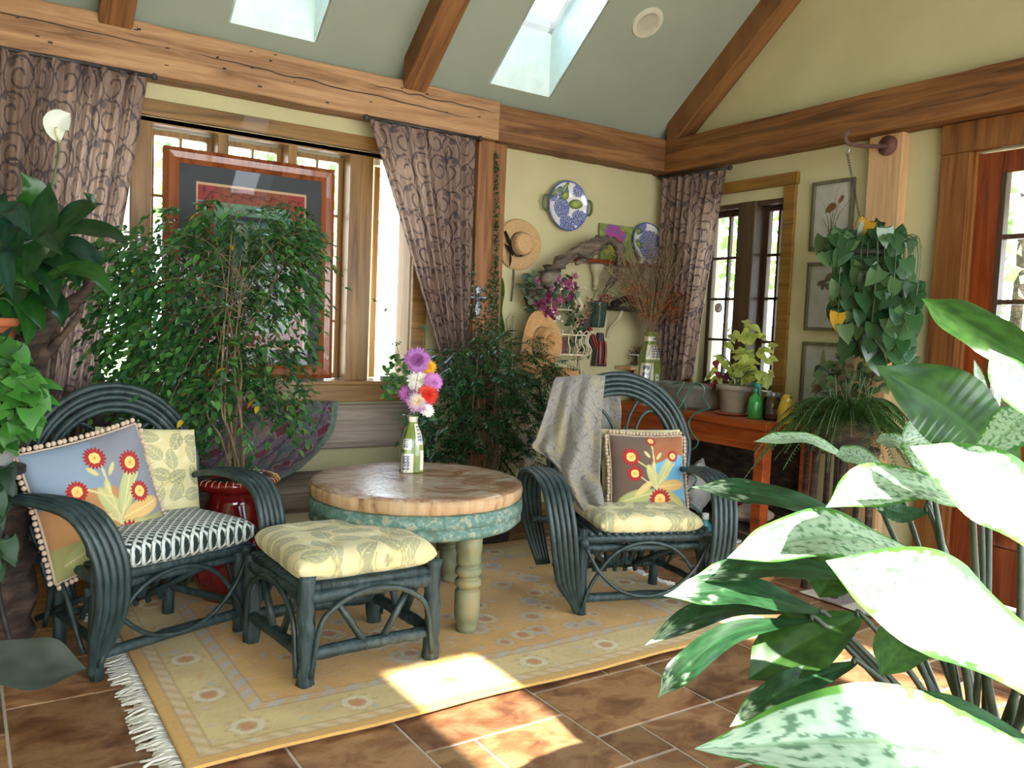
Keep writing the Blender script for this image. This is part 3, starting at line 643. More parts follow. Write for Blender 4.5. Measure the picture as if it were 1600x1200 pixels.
# ---- bent willow chairs and footstool ------------------------------
def rods(b, pts, n, gap, r, side, smooth=6, seg=7):
    """n parallel rods laid side by side along 'side'"""
    for k in range(n):
        o = Vector(side)*((k-(n-1)/2)*gap); b.tube([Vector(q)+o for q in pts], r, seg, smooth=smooth, bark=.15)
def willow_chair(label, loc, rz, top=1.07, hw=.385, lean=.13, arms=None, hx=.03):
    t = thing('willow_armchair', label, 'chair', loc, rz)
    for x, y, h in ((-.295, 0, .40), (.295, 0, .40), (-.23, .39, .42), (.23, .39, .42)):
        b = MB(); b.tube([(x, y, 0), (x*1.01, y, h*.5), (x, y, h)], .024, 10, smooth=3, bark=.25); b.build('leg', 'willowbark', t, local=True)
    b = MB(); R = .019
    for a, c, r in [((-.33, -.01, .36), (.33, -.01, .36), .022), ((-.24, .39, .37), (.24, .39, .37), .018), ((-.31, -.05, .35), (-.24, .45, .37), R), ((.31, -.05, .35), (.24, .45, .37), R),
                    ((-.33, .01, .315), (.33, .01, .315), .017), ((-.31, 0, .085), (.31, 0, .085), .020), ((-.25, .39, .12), (.25, .39, .12), .016), ((-.30, -.02, .13), (-.23, .42, .13), .016), ((.30, -.02, .13), (.23, .42, .13), .016)]:
        b.tube([a, Vector(a).lerp(Vector(c), .5)+Vector((0, 0, U(-.006, .006))), c], r, 9, smooth=5, bark=.2)
    b.build('seat_frame', 'willowbark', t, local=True)
    b = MB()
    for k in range(15): x = -.27+k*.0386; b.tube([(x, -.03, .385), (x*.93, .2, .378), (x*.86, .46, .39)], .0125, 7, smooth=3, bark=.15)
    b.build('seat', 'willow', t, local=True)
    b = MB()   # bent rods under the seat front
    b.tube([(-.30, -.028, .05), (-.255, -.03, .17), (-.15, -.032, .30), (0, -.034, .345), (.15, -.032, .30), (.255, -.03, .17), (.30, -.028, .05)], .009, 8, smooth=6)
    b.tube([(-.30, -.045, .33), (-.235, -.05, .22), (-.13, -.05, .13), (0, -.052, .10), (.13, -.05, .13), (.235, -.05, .22), (.30, -.045, .33)], .0085, 8, smooth=6)
    for sx in (-1, 1):
        b.tube([(sx*.27, .02, .33), (sx*.05, .33, .13)], .013, 7); b.tube([(sx*.30, .42, .12), (sx*.10, .05, .33)], .013, 7)
        b.tube([(sx*.325, .03, .09), (sx*.33, .2, .33), (sx*.29, .38, .1)], .009, 7, smooth=6)
    b.build('bent_stretcher', 'willow', t, local=True)
    b = MB()   # back spokes that run down behind the seat
    for k in range(7): x = -.17+k*.056; b.tube([(x*.3, .40, .37), (x, .34, .10)], .011, 6)
    for sg in (-1, 1):
        for k in range(4): b.tube([(sg*(.03+.045*k), .30, .34), (sg*(.16+.045*k)-sg*.2, .29, .15)], .014, 6)
    b.build('brace', 'willow', t, local=True)
    # hoop
    zc_ = top-hw; Y = lambda z: .42+lean*max(0, (z-.3))/(top-.3)
    def hoop(r, dz, dy=0):
        P = [(hx-r*.74, Y(.18)+dy-.03, .16), (hx-r*.86, Y(.35)+dy, .36)]
        for k in range(15): a = PI-PI*k/14; z = zc_+dz+r*math.sin(a); P.append((hx+r*math.cos(a), Y(z)+dy, z))
        return P+[(hx+r*.86, Y(.35)+dy, .36), (hx+r*.74, Y(.18)+dy-.03, .16)]
    b = MB()
    for k in range(5): b.tube(hoop(hw-.0245*k, -.000*k, [0, -.012, .004, -.014, .0][k]), .0135, 8, smooth=3, bark=.1)
    b.build('back_hoop', 'willow', t, local=True)
    b = MB()
    def arc(x0, x1, h, z0=.36):
        m = (x0+x1)/2; w = (x1-x0)/2; P = [(x0+w*.25, Y(z0), z0), (x0+w*.04, Y(z0+h*.4), z0+h*.45)]
        for k in range(1, 8): a = PI-PI*k/8; z = z0+h*.5+h*.5*math.sin(a); P.append((m+w*math.cos(a), Y(z)+.012, z))
        return P+[(x1-w*.04, Y(z0+h*.4), z0+h*.45), (x1-w*.25, Y(z0), z0)]
    H = top-.36
    for x0, x1, h in ((-.31, .02, .78), (.05, .35, .86), (.09, .31, .74), (.13, .28, .60), (-.26, -.03, .62), (-.21, -.08, .48)): b.tube(arc(hx+x0-.02, hx+x1-.02, H*h), .0085, 7, smooth=3)
    b.build('back_loop', 'willow', t, local=True)
    for sx in (-1, 1):
        b = MB(); rods(b, [(hx+sx*.22, Y(.4), .38), (hx+sx*.25, Y(.75)+.02, top-.30)], 3, .02, .010, (1, 0, 0)); b.build('back_slat', 'willow', t, local=True)
    for sx in (-1, 1):
        b = MB(); X = arms[0 if sx < 0 else 1]
        for k in range(5):
            e = (k-2)*.0255*sx; fe_ = (.5, .8, 1, 1, 1, 1, 1, .95, .8, .35, .25)
            YZ = ((.50, .10), (.54, .29), (.48, .50), (.33, .61), (.12, .65-.004*abs(k-2)), (-.05, .605), (-.115, .46), (-.11, .30), (-.06, .17), (-.014, .075), (0, .02))
            P = [(sx*X[i]+e*fe_[i], YZ[i][0], YZ[i][1]) for i in range(11)]
            b.tube(P, .0135, 8, smooth=5, bark=.1)
        b.build('arm', 'willow', t, local=True)
        b = MB(); b.tube([(sx*.28, .0, .345), (sx*X[6], 0, .34)], .02, 8, bark=.2); b.build('arm_bracket', 'willowbark', t, local=True); b = MB(); b.tube([(sx*.24, .42, .35), (sx*X[2], .40, .36)], .018, 8, bark=.2); b.build('arm_bracket', 'willowbark', t, local=True)
    return t
def base(p, q):
    m = (p+q)/2; d = q-p; return Vector((m.x, m.y, 0)), math.atan2(d.y, d.x)
RL, RA = base(AZ(907, 966, 0), AZ(1092, 957, 0))
LL, LA = base(AZ(150, 1065, 0), AZ(372, 992, 0))
RL.z = LL.z = .008
willow_chair('dark green bent willow armchair with a grey throw, right of the round table', RL, RA, 1.08, .39, hx=.05, arms=((.33, .38, .43, .455, .465, .46, .44, .415, .38, .33, .305), (.30, .32, .335, .34, .345, .345, .34, .335, .325, .31, .305)))
willow_chair('dark green bent willow armchair with a checked seat pad, left of the footstool', LL, LA, .99, .375, .10, hx=.035, arms=((.36, .45, .50, .49, .44, .365, .315, .30, .30, .30, .30), (.33, .34, .35, .35, .355, .36, .365, .36, .345, .32, .31)))
def chairpt(L, A, x, y, z): c, s = math.cos(A), math.sin(A); return Vector((L.x+x*c-y*s, L.y+x*s+y*c, L.z+z))
# footstool: corners from the four feet
st = thing('footstool', 'dark green rustic log footstool with a yellow leaf cushion before the round table', 'footstool', (1.24, 2.98, .011))
SF = [AZ(478, 1082, .01), AZ(677, 1036, .01), AZ(577, 965, .01), AZ(387, 1008, .01)]
SF = [Vector((1.012, 2.745, .011)), Vector((1.515, 2.755, .011)), Vector((1.485, 3.22, .011)), Vector((.965, 3.23, .011))]
for k, p in enumerate(SF):
    h = [.40, .395, .36, .36][k]
    b = MB(); b.tube([p, p+Vector((.004, 0, h*.4)), p+Vector((-.003, 0, h*.7)), p+Vector((0, 0, h))], (.031, .029), 14, smooth=6, bark=.35); b.build('leg', 'willowbark', st)
b = MB()
for i in range(4):
    p, q = SF[i], SF[(i+1) % 4]
    for z, r in ((.32, .027), (.115, .023)): b.tube([p+Vector((0, 0, z)), p.lerp(q, .5)+Vector((0, 0, z+.004)), q+Vector((0, 0, z))], r, 11, smooth=8, bark=.3)
    b.tube([p+Vector((0, 0, .355)), q+Vector((0, 0, .355))], .017, 9, bark=.2)
b.build('rail', 'willowbark', st)
b = MB()
for i in range(4):
    p, q = SF[i], SF[(i+1) % 4]; d = (q-p); n = Vector((d.y, -d.x, 0)).normalized()*.03
    P = [p+n+d*.02+Vector((0, 0, .04))]+[p+n+d*(.5-.46*math.cos(PI*k/8))+Vector((0, 0, .12+.21*math.sin(PI*k/8)**.8)) for k in range(1, 8)]+[p+n+d*.98+Vector((0, 0, .04))]
    b.tube(P, .0105, 8, smooth=4)
    b.tube([p+d*.2+Vector((0, 0, .31)), p+d*.45+Vector((0, 0, .12))], .014, 8, bark=.3); b.tube([p+d*.8+Vector((0, 0, .31)), p+d*.58+Vector((0, 0, .12))], .014, 8, bark=.3)
b.build('bent_stretcher', 'willow', st)
b = MB()
for k in range(14): f = (k+.5)/14; b.tube([SF[0].lerp(SF[3], f)+Vector((-.01, 0, .36)), SF[1].lerp(SF[2], f)+Vector((.01, 0, .36))], .015, 7, bark=.2)
b.build('seat', 'willow', st)

# ---- cushions -------------------------------------------------------
def leafprint(u, v, s=1, bg='#d2c690', seed=0):
    """yellow cloth with grey-green veined leaves"""
    x = u*s; y = v*s; c = mixcol(bg, '#dbd1a6', .5+fbm(x*2+seed, y*2))
    gx, gy = math.floor(x), math.floor(y); best = None
    for i in (-1, 0, 1):
        for j in (-1, 0, 1):
            h = noise.cell_vector(Vector((gx+i+seed*13, gy+j, 3.3)))
            cx = gx+i+.5+.5*(h.x-.5); cy = gy+j+.5+.5*(h.y-.5); a = h.z*6.28
            X = (x-cx)*math.cos(a)+(y-cy)*math.sin(a); Y = -(x-cx)*math.sin(a)+(y-cy)*math.cos(a)
            e = (X/.52)**2+(Y/(.33*(1-.35*X)))**2
            if e < 1:
                vein = abs(Y) < .022 or abs((abs(Y)*1.1-X*.8+5) % .16-.08) < .014
                if e > .82: c = mixcol('#8b8a62', c, .35)
                else: c = mixcol('#d6c987', c, .2) if vein else mixcol(['#9a9f88', '#a5a68e', '#8f957f'][int(h.x*2.99)], '#c3b77d', .15+.3*e)
            elif abs(Y) < .018 and -1 < X < 0: c = mixcol('#8d7a55', c, .3)
    return c
def daisy(c, u, v, fx, fy, r):
    d = math.hypot(u-fx, v-fy)
    if d < r:
        a = math.atan2(v-fy, u-fx)
        if d < r*.48: return mixcol('#e6a45a', '#f0cf7c', d/(r*.48)) if d > r*.08 else lin('#b97a35')
        if d < r*(.9+.1*math.cos(18*a)): return mixcol('#b53c34', '#8c2a2c', .5+.5*math.cos(18*a))
    return c
def ell(u, v, cx, cy, a, rx, ry):
    X = (u-cx)*math.cos(a)+(v-cy)*math.sin(a); Y = -(u-cx)*math.sin(a)+(v-cy)*math.cos(a); return (X/rx)**2+(Y/ry)**2, X, Y
def flowerpillow(blue='#8797a6', grey='#7c7f88', tan='#b98a5c', green='#a3a268', flip=False, brown=None):
    def f(u, v):
        if flip: uu = 1-u
        else: uu = u
        n = fbm(u*5, v*5)*.3
        if brown:   # right-hand pillow
            c = mixcol('#5f5148', '#6d5a4c', .5+n)
            if u > .5: c = mixcol('#a26a48', '#8f5b3e', .5+n)
            if u > .5 and v < .68+.06*math.sin(u*9): c = mixcol('#5f9ec0', '#6aa3bf', .5+n)
            if v < .16 and u > .3: c = mixcol('#4e7f9b', '#5f8ea4', .5+n)
        else:
            c = mixcol(blue, '#7a8a98', .5+n+.3*u)
            if u > .52+.1*(1-v): c = mixcol(grey, '#868890', .5+n)
            if v < .62-.2*abs(u-.35) and u < .6: c = mixcol(tan, '#a87a50', .5+n)
            if v < .25: c = mixcol(green, '#8c8a55', .5+n)
        for cx, cy, a, rx, ry, cc in ((.30, .17, .25, .25, .10, '#9aa065'), (.52, .42, 2.0, .20, .07, '#b1b077'), (.76, .33, .15, .20, .075, '#cfa566'), (.80, .14, -.6, .2, .075, '#a5a265'), (.68, .52, 1.05, .22, .07, '#aab079'), (.38, .28, .7, .16, .05, '#c8b070'), (.60, .72, .9, .06, .02, '#b9b37c'), (.44, .74, 2.3, .06, .022, '#b9b37c'), (.52, .58, 1.5, .07, .03, '#b4ae74')):
            e, X, Y = ell(u, v, cx, cy, a, rx, ry)
            if e < 1: c = mixcol(cc, '#e0d29a', .12+.5*(abs(Y) < ry*.08)); c = mixcol(c, '#6e6e3e', .25*sm(.6, 1, e)) if True else c
        for x0, y0, x1, y1 in ((.55, .2, .52, .85), (.55, .28, .25, .5), (.55, .3, .82, .62), (.53, .5, .28, .66)):
            dx, dy = x1-x0, y1-y0; t = max(0, min(1, ((u-x0)*dx+(v-y0)*dy)/(dx*dx+dy*dy)))
            if math.hypot(u-x0-dx*t, v-y0-dy*t) < .008: c = lin('#cdbf88')
        for fx, fy, r in (((.22, .70, .125), (.26, .48, .11), (.80, .72, .085), (.52, .93, .075), (.60, .14, .15)) if brown else ((.27, .62, .09), (.50, .84, .095), (.78, .72, .105), (.79, .47, .095), (.60, .15, .125))): c = daisy(c, u, v, fx, fy, r)
        k = 1+.06*math.sin(u*500)*math.sin(v*500); return (c[0]*k, c[1]*k, c[2]*k, 1)
    return f
def pillow(name, label, c, ux, uy, w, h, th, colf, back='#b5a888', fringe=None, n=110, pinch=.05, tuft=0, cate='cushion', mat='cloth', box_=False):
    """c centre, ux/uy unit axes of the face, normal = ux x uy (front)"""
    c = Vector(c); ux = Vector(ux).normalized(); uy = Vector(uy); uy = (uy-ux*uy.dot(ux)).normalized(); nz_ = ux.cross(uy)
    root = thing(name, label, cate, c)
    def P(u, v, s):
        a, e = u*2-1, v*2-1
        pa = a*(1-pinch*(1-a*a)**0*(1-e*e)); pe = e*(1-pinch*(1-a*a))
        z = th*.5*((max(0, (1-abs(a)**9))*max(0, (1-abs(e)**9)))**.45*(1-.22*(a*a+e*e)/2) if box_ else (max(0, (1-abs(a)**3.2))*max(0, (1-abs(e)**3.2)))**.5)
        if box_: pa *= 1-.03*e**8; pe *= 1-.03*a**8
        if tuft:
            for tx in (-.42, .42):
                for ty in (-.42, .42): z *= 1-tuft*math.exp(-((a-tx)**2+(e-ty)**2)/.05)
            z *= 1-.25*tuft*(math.exp(-(a/.16)**2)+math.exp(-(e/.16)**2))
        z += .004*noise.noise(Vector((a*3+w*10, e*3, s)))*(1-a*a)*(1-e*e)
        return c+ux*(pa*w/2)+uy*(pe*h/2)+nz_*(z*s)
    b = MB(); b.grid(lambda u, v: P(u, v, 1), n, n, colf)
    bc = (lambda u, v: colf(u, v)) if back is None else (lambda u, v: lin(back))
    b.grid(lambda u, v: P(u, v, -1), n if back is None else 20, n if back is None else 20, bc, flip=True); cv = b.build('cover', mat, root)
    if fringe:
        e = MB(); q = MB(); N = 22
        for sd in range(4):
            for k in range(N):
                t = (k+.5)/N; u, v = [(t, 0), (1, t), (1-t, 1), (0, 1-t)][sd]; p = P(u, v, 0); o = ((p-c)-nz_*(p-c).dot(nz_)); 
                o = [-uy, ux, uy, -ux][sd]; e.col = lin(fringe); e.ball(p+o*.016+ux*U(-.003, .003), .0098, 7, 5)
            q.col = mixcol(fringe, '#8a7a66', .2); q.tube([P(*[(t/12, 0), (1, t/12), (1-t/12, 1), (0, 1-t/12)][sd], 0) for t in range(13)], .006, 6)
        e.build('pompom_trim', 'cloth', root); q.build('piping', 'cloth', cv)
    return root
def cdir(A, x, y, z=0): c, s = math.cos(A), math.sin(A); return Vector((x*c-y*s, x*s+y*c, z))
# right chair
rx = cdir(RA, 1, 0)
pillow('seat_cushion', 'yellow leaf print tufted seat cushion on the right willow armchair', chairpt(RL, RA, .02, .17, .43), rx, cdir(RA, 0, 1, .02), .52, .44, .11, lambda u, v: leafprint(u, v, 5), None, tuft=.35, pinch=.02, box_=True)
pillow('back_cushion', 'yellow leaf print cushion behind the brown flower pillow on the right armchair', chairpt(RL, RA, .14, .40, .625), rx, cdir(RA, 0, .22, 1), .44, .37, .10, lambda u, v: leafprint(u, v, 4, seed=2), None, pinch=.02)
pillow('throw_pillow', 'brown and blue flower pillow with pompom edge on the right willow armchair', chairpt(RL, RA, .12, .285, .605), cdir(RA, 1, .02, -.02), cdir(RA, .03, .27, 1), .40, .38, .13, flowerpillow(brown=1), '#7a6c5c', '#b9a58c', n=150)
# left chair
lx = cdir(LA, 1, 0)
def basket(u, v):
    x, y = u*30+v*3, v*27; a = (x+y)*.5; bb = (x-y)*.5; fa, fb = a % 1, bb % 1
    on = (fa < .36) or (fb < .36); c = mixcol('#c9cec4', '#b2b9b0', fbm(u*9, v*9)) if on else lin('#22302f')
    if on and ((fa < .36 and (fb > .92 or fb < .04)) or (fb < .36 and fa > .95)): c = lin('#3a4644')
    return c
pillow('seat_cushion', 'black and white lattice seat cushion on the left willow armchair', chairpt(LL, LA, .03, .16, .43), lx, cdir(LA, 0, 1, -.03), .60, .50, .13, basket, None, n=200, pinch=.02, box_=True)
pillow('back_cushion', 'yellow leaf print cushion behind the blue flower pillow on the left armchair', chairpt(LL, LA, .12, .36, .615), cdir(LA, 1, -.02, -.10), cdir(LA, .10, .30, 1), .44, .42, .10, lambda u, v: leafprint(u, v, 5, seed=5), None, pinch=.02)
pillow('throw_pillow', 'blue and tan flower pillow with pompom edge leaning on the left willow armchair', chairpt(LL, LA, -.165, .24, .585), cdir(LA, 1, .06, .17), cdir(LA, -.28, .25, 1), .47, .48, .15, flowerpillow(), '#a8925e', '#c9b29a', n=150)
# stool cushion
pillow('seat_cushion', 'thick yellow leaf print tufted cushion on the footstool', (1.245, 2.985, .435), (1, .01, 0), (-.03, 1, .01), .56, .52, .13, lambda u, v: leafprint(u, v, 5.5, seed=8), None, tuft=.25, n=160, pinch=.02, box_=True)

# ---- draped cloths ---------------------------------------------------
def patch(rows, nu, nv, colf, fold=None):
    """rows of 3-D points, smoothly interpolated both ways"""
    R = [cat(r, 12) for r in rows]; m = len(R[0]); cols = [cat([r[i] for r in R], 12) for i in range(m)]; n = len(cols[0])
    def at(u, v):
        x = u*(m-1); i = min(int(x), m-2); fx = x-i; y = v*(n-1); j = min(int(y), n-2); fy = y-j
        p = cols[i][j].lerp(cols[i+1][j], fx).lerp(cols[i][j+1].lerp(cols[i+1][j+1], fx), fy)
        return p+fold(u, v) if fold else p
    b = MB(); b.grid(at, nu, nv, colf); return b
dR = (chairpt(RL, RA, 0, .5, 1)-C0).dot(FW)
def greyc(u, v):
    n = fbm(u*14, v*22, 1); z = abs(math.sin(u*16+2.5*math.sin(v*30))); st = 1 if z < .22+.1*n else 0
    c = mixcol('#7d7871', '#948f86', .5+fbm(u*60, v*90)*1.2); c = mixcol(c, '#5f5b5c', .75*st*(.6+n))
    return mixcol(c, '#a9995f', .35*sm(.0, .4, fbm(u*4+3, v*5)))
def rp(l, dd): return [AD(x, y, dR+q+dd) for x, y, q in l]
th_ = thing('throw_blanket', 'grey patterned throw draped over the left of the right willow chair back', 'blanket', AD(900, 700, dR))
b = patch([rp([(872, 592, .02), (893, 590, 0), (915, 589, 0), (945, 590, 0)], .03), rp([(866, 596, -.1), (890, 594, -.11), (915, 592, -.12), (946, 594, -.12)], 0),
           rp([(852, 640, -.16), (880, 640, -.17), (905, 645, -.20), (940, 648, -.16)], 0), rp([(838, 682, -.20), (868, 690, -.19), (902, 706, -.24), (938, 700, -.18)], 0),
           rp([(832, 700, -.22), (862, 712, -.20), (890, 742, -.25), (936, 745, -.22)], 0), rp([(870, 722, -.25), (882, 745, -.22), (900, 770, -.29), (940, 770, -.28)], 0), rp([(892, 758, -.30), (902, 785, -.26), (918, 803, -.32), (944, 803, -.36)], 0)],
          120, 150, greyc, lambda u, v: tocam*(.022*math.sin(u*17+v*5)*min(1, v*2)+.012*math.sin(u*31-v*9)*v))
b.build('front_drape', 'cloth', th_, solid=.006)
b = patch([rp([(875, 592, .03), (920, 589, .03), (962, 590, .03)], .03), rp([(880, 640, .10), (925, 640, .09), (970, 640, .10)], .03), rp([(885, 700, .12), (925, 705, .12), (966, 700, .12)], .03)], 40, 40, greyc, lambda u, v: tocam*(.012*math.sin(u*14)))
b.build('back_drape', 'cloth', th_, solid=.006)

# ---- weathered bench with a woven coverlet -----------------------------
bn = thing('wooden_bench', 'long weathered grey plank bench under the big window', 'bench', (1.35, 4.3, 0))
box('seat', 'bench', .40, 2.42, 4.07, 4.50, .415, .45, bn, .008); box('seat_apron', 'bench', .42, 2.40, 4.09, 4.125, .31, .413, bn, .006)
box('backrest', 'bench', .40, 2.45, 4.485, 4.525, .57, .822, bn, .01)
for x in (.45, .72, 2.36): box('back_post', 'bench', x-.035, x+.035, 4.50, 4.55, .0, .86, bn, .006)
for x in (.55, 2.25):
    box('leg', 'bench', x-.03, x+.03, 4.12, 4.45, .0, .415, bn, .006)
def tapc(u, v):
    x = u*9+v*2.5; y = v*7; k = (x*.9) % 1; r = int(x*.9) % 4; d = abs((y*.9) % 1-.5)+abs(k-.5)
    base_ = ['#4d3f4b', '#675c56', '#423a46', '#594e4a'][r]; c = mixcol(base_, '#5f575c', .5+fbm(u*20, v*20))
    if d < .36: c = mixcol(['#5a1f2a', '#6b554c', '#66262f', '#435856'][r], c, .2)
    if .36 < d < .42: c = mixcol('#7d756c', c, .3)
    if k < .06: c = lin('#332937')
    if u > .965: c = mixcol('#6b7a68', '#4d5f58', R_())
    k = .8+.4*R_(); return (c[0]*k, c[1]*k, c[2]*k, 1)
Yb = 4.47
def bp(l): return [Vector((x, y, z)) for x, y, z in l]
b = patch([bp([(.55, 4.54, .828), (1.1, 4.54, .832), (1.45, 4.54, .832), (1.82, 4.54, .832)]), bp([(.55, Yb+.01, .828), (1.1, Yb, .828), (1.45, Yb, .828), (1.80, Yb, .826)]), bp([(.55, Yb-.01, .70), (1.1, Yb-.02, .70), (1.45, Yb-.02, .69), (1.77, Yb-.01, .68)]),
           bp([(.55, Yb-.04, .58), (1.0, Yb-.06, .56), (1.35, Yb-.06, .55), (1.66, Yb-.06, .56)]), bp([(.55, 4.36, .49), (.95, 4.32, .48), (1.22, 4.30, .48), (1.5, 4.32, .48)]), bp([(.55, 4.14, .475), (.9, 4.14, .47), (1.15, 4.14, .468), (1.36, 4.16, .47)])],
          150, 130, tapc, lambda u, v: Vector((0, -1, .5))*(.016*math.sin(u*22-v*6)*sm(.2, .6, v)+.012*abs(math.sin(u*41-v*9))*sm(.15, .5, v)))
tag(b.build('woven_coverlet', 'cloth', solid=.008), 'faded maroon and grey woven coverlet draped over the plank bench', 'blanket')

# ---- curtains ---------------------------------------------------------
def curtc(su, sv, seed=0):
    def f(u, v):
        x = u*su; y = v*sv; c = mixcol('#9a8275', '#ae9486', .5+fbm(x*1.5, y*1.5)); gx, gy = math.floor(x), math.floor(y)
        for i in (-1, 0, 1):
            for j in (-1, 0, 1):
                h = noise.cell_vector(Vector((gx+i+seed*7.3, gy+j, 1.7))); cx = gx+i+.5+.35*(h.x-.5); cy = gy+j+.5+.35*(h.y-.5); X, Y = x-cx, y-cy
                if h.z > .5: X = -X
                d = math.hypot(X, Y); a = math.atan2(Y, X)
                sp_ = .08+.055*(a+PI+(2*PI if d > .38 else 0))
                if d < .66 and abs(d-sp_) < .032: c = lin('#5d5254')
                e = ((X-.32)/.17)**2+((Y+.36)/.13)**2
                if e < .8+.5*fbm(x*7, y*7): c = mixcol('#60575a', c, .2)
                if abs(X+.42-.12*math.sin(Y*6)) < .02 and abs(Y) < .5: c = lin('#655a5a')
        return c
    return f
def curtain(label, A0, A1, B0, B1, depth, pleats, colf, tie=None, parent_n=Vector((0, -1, 0)), nu=260, nv=230):
    """A = top line, B = hem line; tie = (v, pull) gathers towards B1"""
    A0, A1, B0, B1 = map(Vector, (A0, A1, B0, B1)); dn = parent_n
    ph = [U(-.5, .5) for _ in range(9)]
    def f(u, v):
        uu = u+.012*math.sin(u*31+ph[0]); p = A0.lerp(A1, uu); q = B0.lerp(B1, uu); s = v
        w = p.lerp(q, s)
        amp = depth*(.55+.45*v); k = pleats*2*PI
        return w+dn*(amp*(math.sin(k*u+.7*math.sin(v*3+ph[1]))+.35*math.sin(k*2.3*u+ph[2]+v*2)))
    b = MB(); b.grid(f, nu, nv, colf); t = thing('curtain', label, 'curtain', Vector(((A0.x+A1.x)/2, (A0.y+A1.y)/2, min(B0.z, B1.z)))); b.build('panel', 'curtain', t); return t
c1 = curtain('brown scroll print curtain hanging left of the big window', (-.10, 4.45, 2.45), (.775, 4.45, 2.45), (-.10, 4.46, .60), (.50, 4.46, .60), .034, 13, curtc(9, 11, 1))
c2 = curtain('brown scroll print curtain pulled aside right of the big window', (1.93, 4.44, 2.44), (2.63, 4.44, 2.44), (2.50, 4.45, .95), (2.64, 4.45, .95), .020, 9, curtc(6, 9.5, 2))
c3 = curtain('brown scroll print curtain beside the small casement window in the corner', (4.25, 4.50, 2.43), (4.25, 3.895, 2.41), (4.25, 4.50, .90), (4.25, 4.10, 1.02), .022, 8, curtc(5.5, 9, 3), parent_n=Vector((-1, 0, 0)))
for t_, a, e in ((c1, (-.2, 4.45, 2.455), (.80, 4.45, 2.455)), (c2, (1.91, 4.44, 2.45), (2.66, 4.44, 2.45)), (c3, (4.25, 4.53, 2.44), (4.25, 3.87, 2.42))):
    b = MB(); b.tube([a, e], .011, 8); b.ball(e, .018); b.ball(a, .018); b.build('rod', 'iron', t_)

# ---- framed picture standing in the window ------------------------------
fp0, fp1, fz0, fz1, fy = .862, 1.766, .975, 2.148, 4.50
PF = pf = thing('framed_picture', 'large picture in a red brown frame with grey mat standing before the big window', 'picture', ((fp0+fp1)/2, fy, fz0))
M['cherry'] = wood('cherry_frame', '#5a2812', '#7f4220', '#8f5230', 'z', .25, .1, coat=.4)
b = MB(); w = .075
for (a, c, d, e) in (((fp0, fz0), (fp1, fz0), (fp1-w, fz0+w), (fp0+w, fz0+w)), ((fp0, fz1), (fp1, fz1), (fp1-w, fz1-w), (fp0+w, fz1-w)), ((fp0, fz0), (fp0, fz1), (fp0+w, fz1-w), (fp0+w, fz0+w)), ((fp1, fz0), (fp1, fz1), (fp1-w, fz1-w), (fp1-w, fz0+w))):
    A_, B_, C_, D_ = [Vector((q[0], 0, q[1])) for q in (a, c, d, e)]
    ring_ = []
    for t in (0, 1):
        o, i = (A_, D_) if t == 0 else (B_, C_)
        ring_ += [o+Vector((0, fy+.02, 0)), o+Vector((0, fy-.012, 0)), o.lerp(i, .3)+Vector((0, fy-.028, 0)), o.lerp(i, .7)+Vector((0, fy-.022, 0)), i+Vector((0, fy-.006, 0)), i+Vector((0, fy+.02, 0))]
    b.add(ring_, [(k, (k+1) % 6, 6+(k+1) % 6, 6+k) for k in range(6)])
b.build('frame', 'cherry', pf, False)
def artc(u, v):
    W_, H_ = fp1-fp0-2*w, fz1-fz0-2*w; x = u*W_; y = v*H_; e = min(x, W_-x, y, H_-y)
    if e < .085: return lin('#3f4346')
    if e < .095: return lin('#c2a27e')
    corner = (x < .19 or x > W_-.19) and (y < .19 or y > H_-.19)
    if e < .175:
        c = mixcol('#8f4f3d', '#7d4434', .5+fbm(x*20, y*20))
        if corner: c = mixcol('#99343a', c, .2)
        if abs(e-.135+.01*math.sin((x+y)*60)) < .004 or (fbm(x*45, y*45) > .33): c = lin('#5d342c')
        return c
    if e < .235: return mixcol('#6f9a7a', '#5c8467', .5+fbm(x*25, y*25)) if fbm(x*50, y*50) < .32 else lin('#7a5a48')
    if e < .262: return lin('#3b3b3f')
    if e < .275: return lin('#54757a')
    c = mixcol('#87a07c', '#6f8c70', .5+fbm(x*10, y*10)); k = fbm(x*9+4, y*7)
    if k > .12: c = lin('#3f4a40')
    if k < -.18: c = lin('#4a7a68')
    if fbm(x*16, y*16+9) > .25: c = lin('#a5b595')
    return c
b = MB(); b.grid(lambda u, v: (fp0+w+(fp1-fp0-2*w)*u, fy+.002, fz0+w+(fz1-fz0-2*w)*v), 190, 240, artc); b.build('print', 'paint', pf, False, solid=-.004)
b = MB(); b.add([(fp0+w, fy-.004, fz0+w), (fp1-w, fy-.004, fz0+w), (fp1-w, fy-.004, fz1-w), (fp0+w, fy-.004, fz1-w)], [(0, 1, 2, 3)]); b.build('glazing', 'glass', pf, False)

PF.rotation_euler = (-.028, 0, 0)
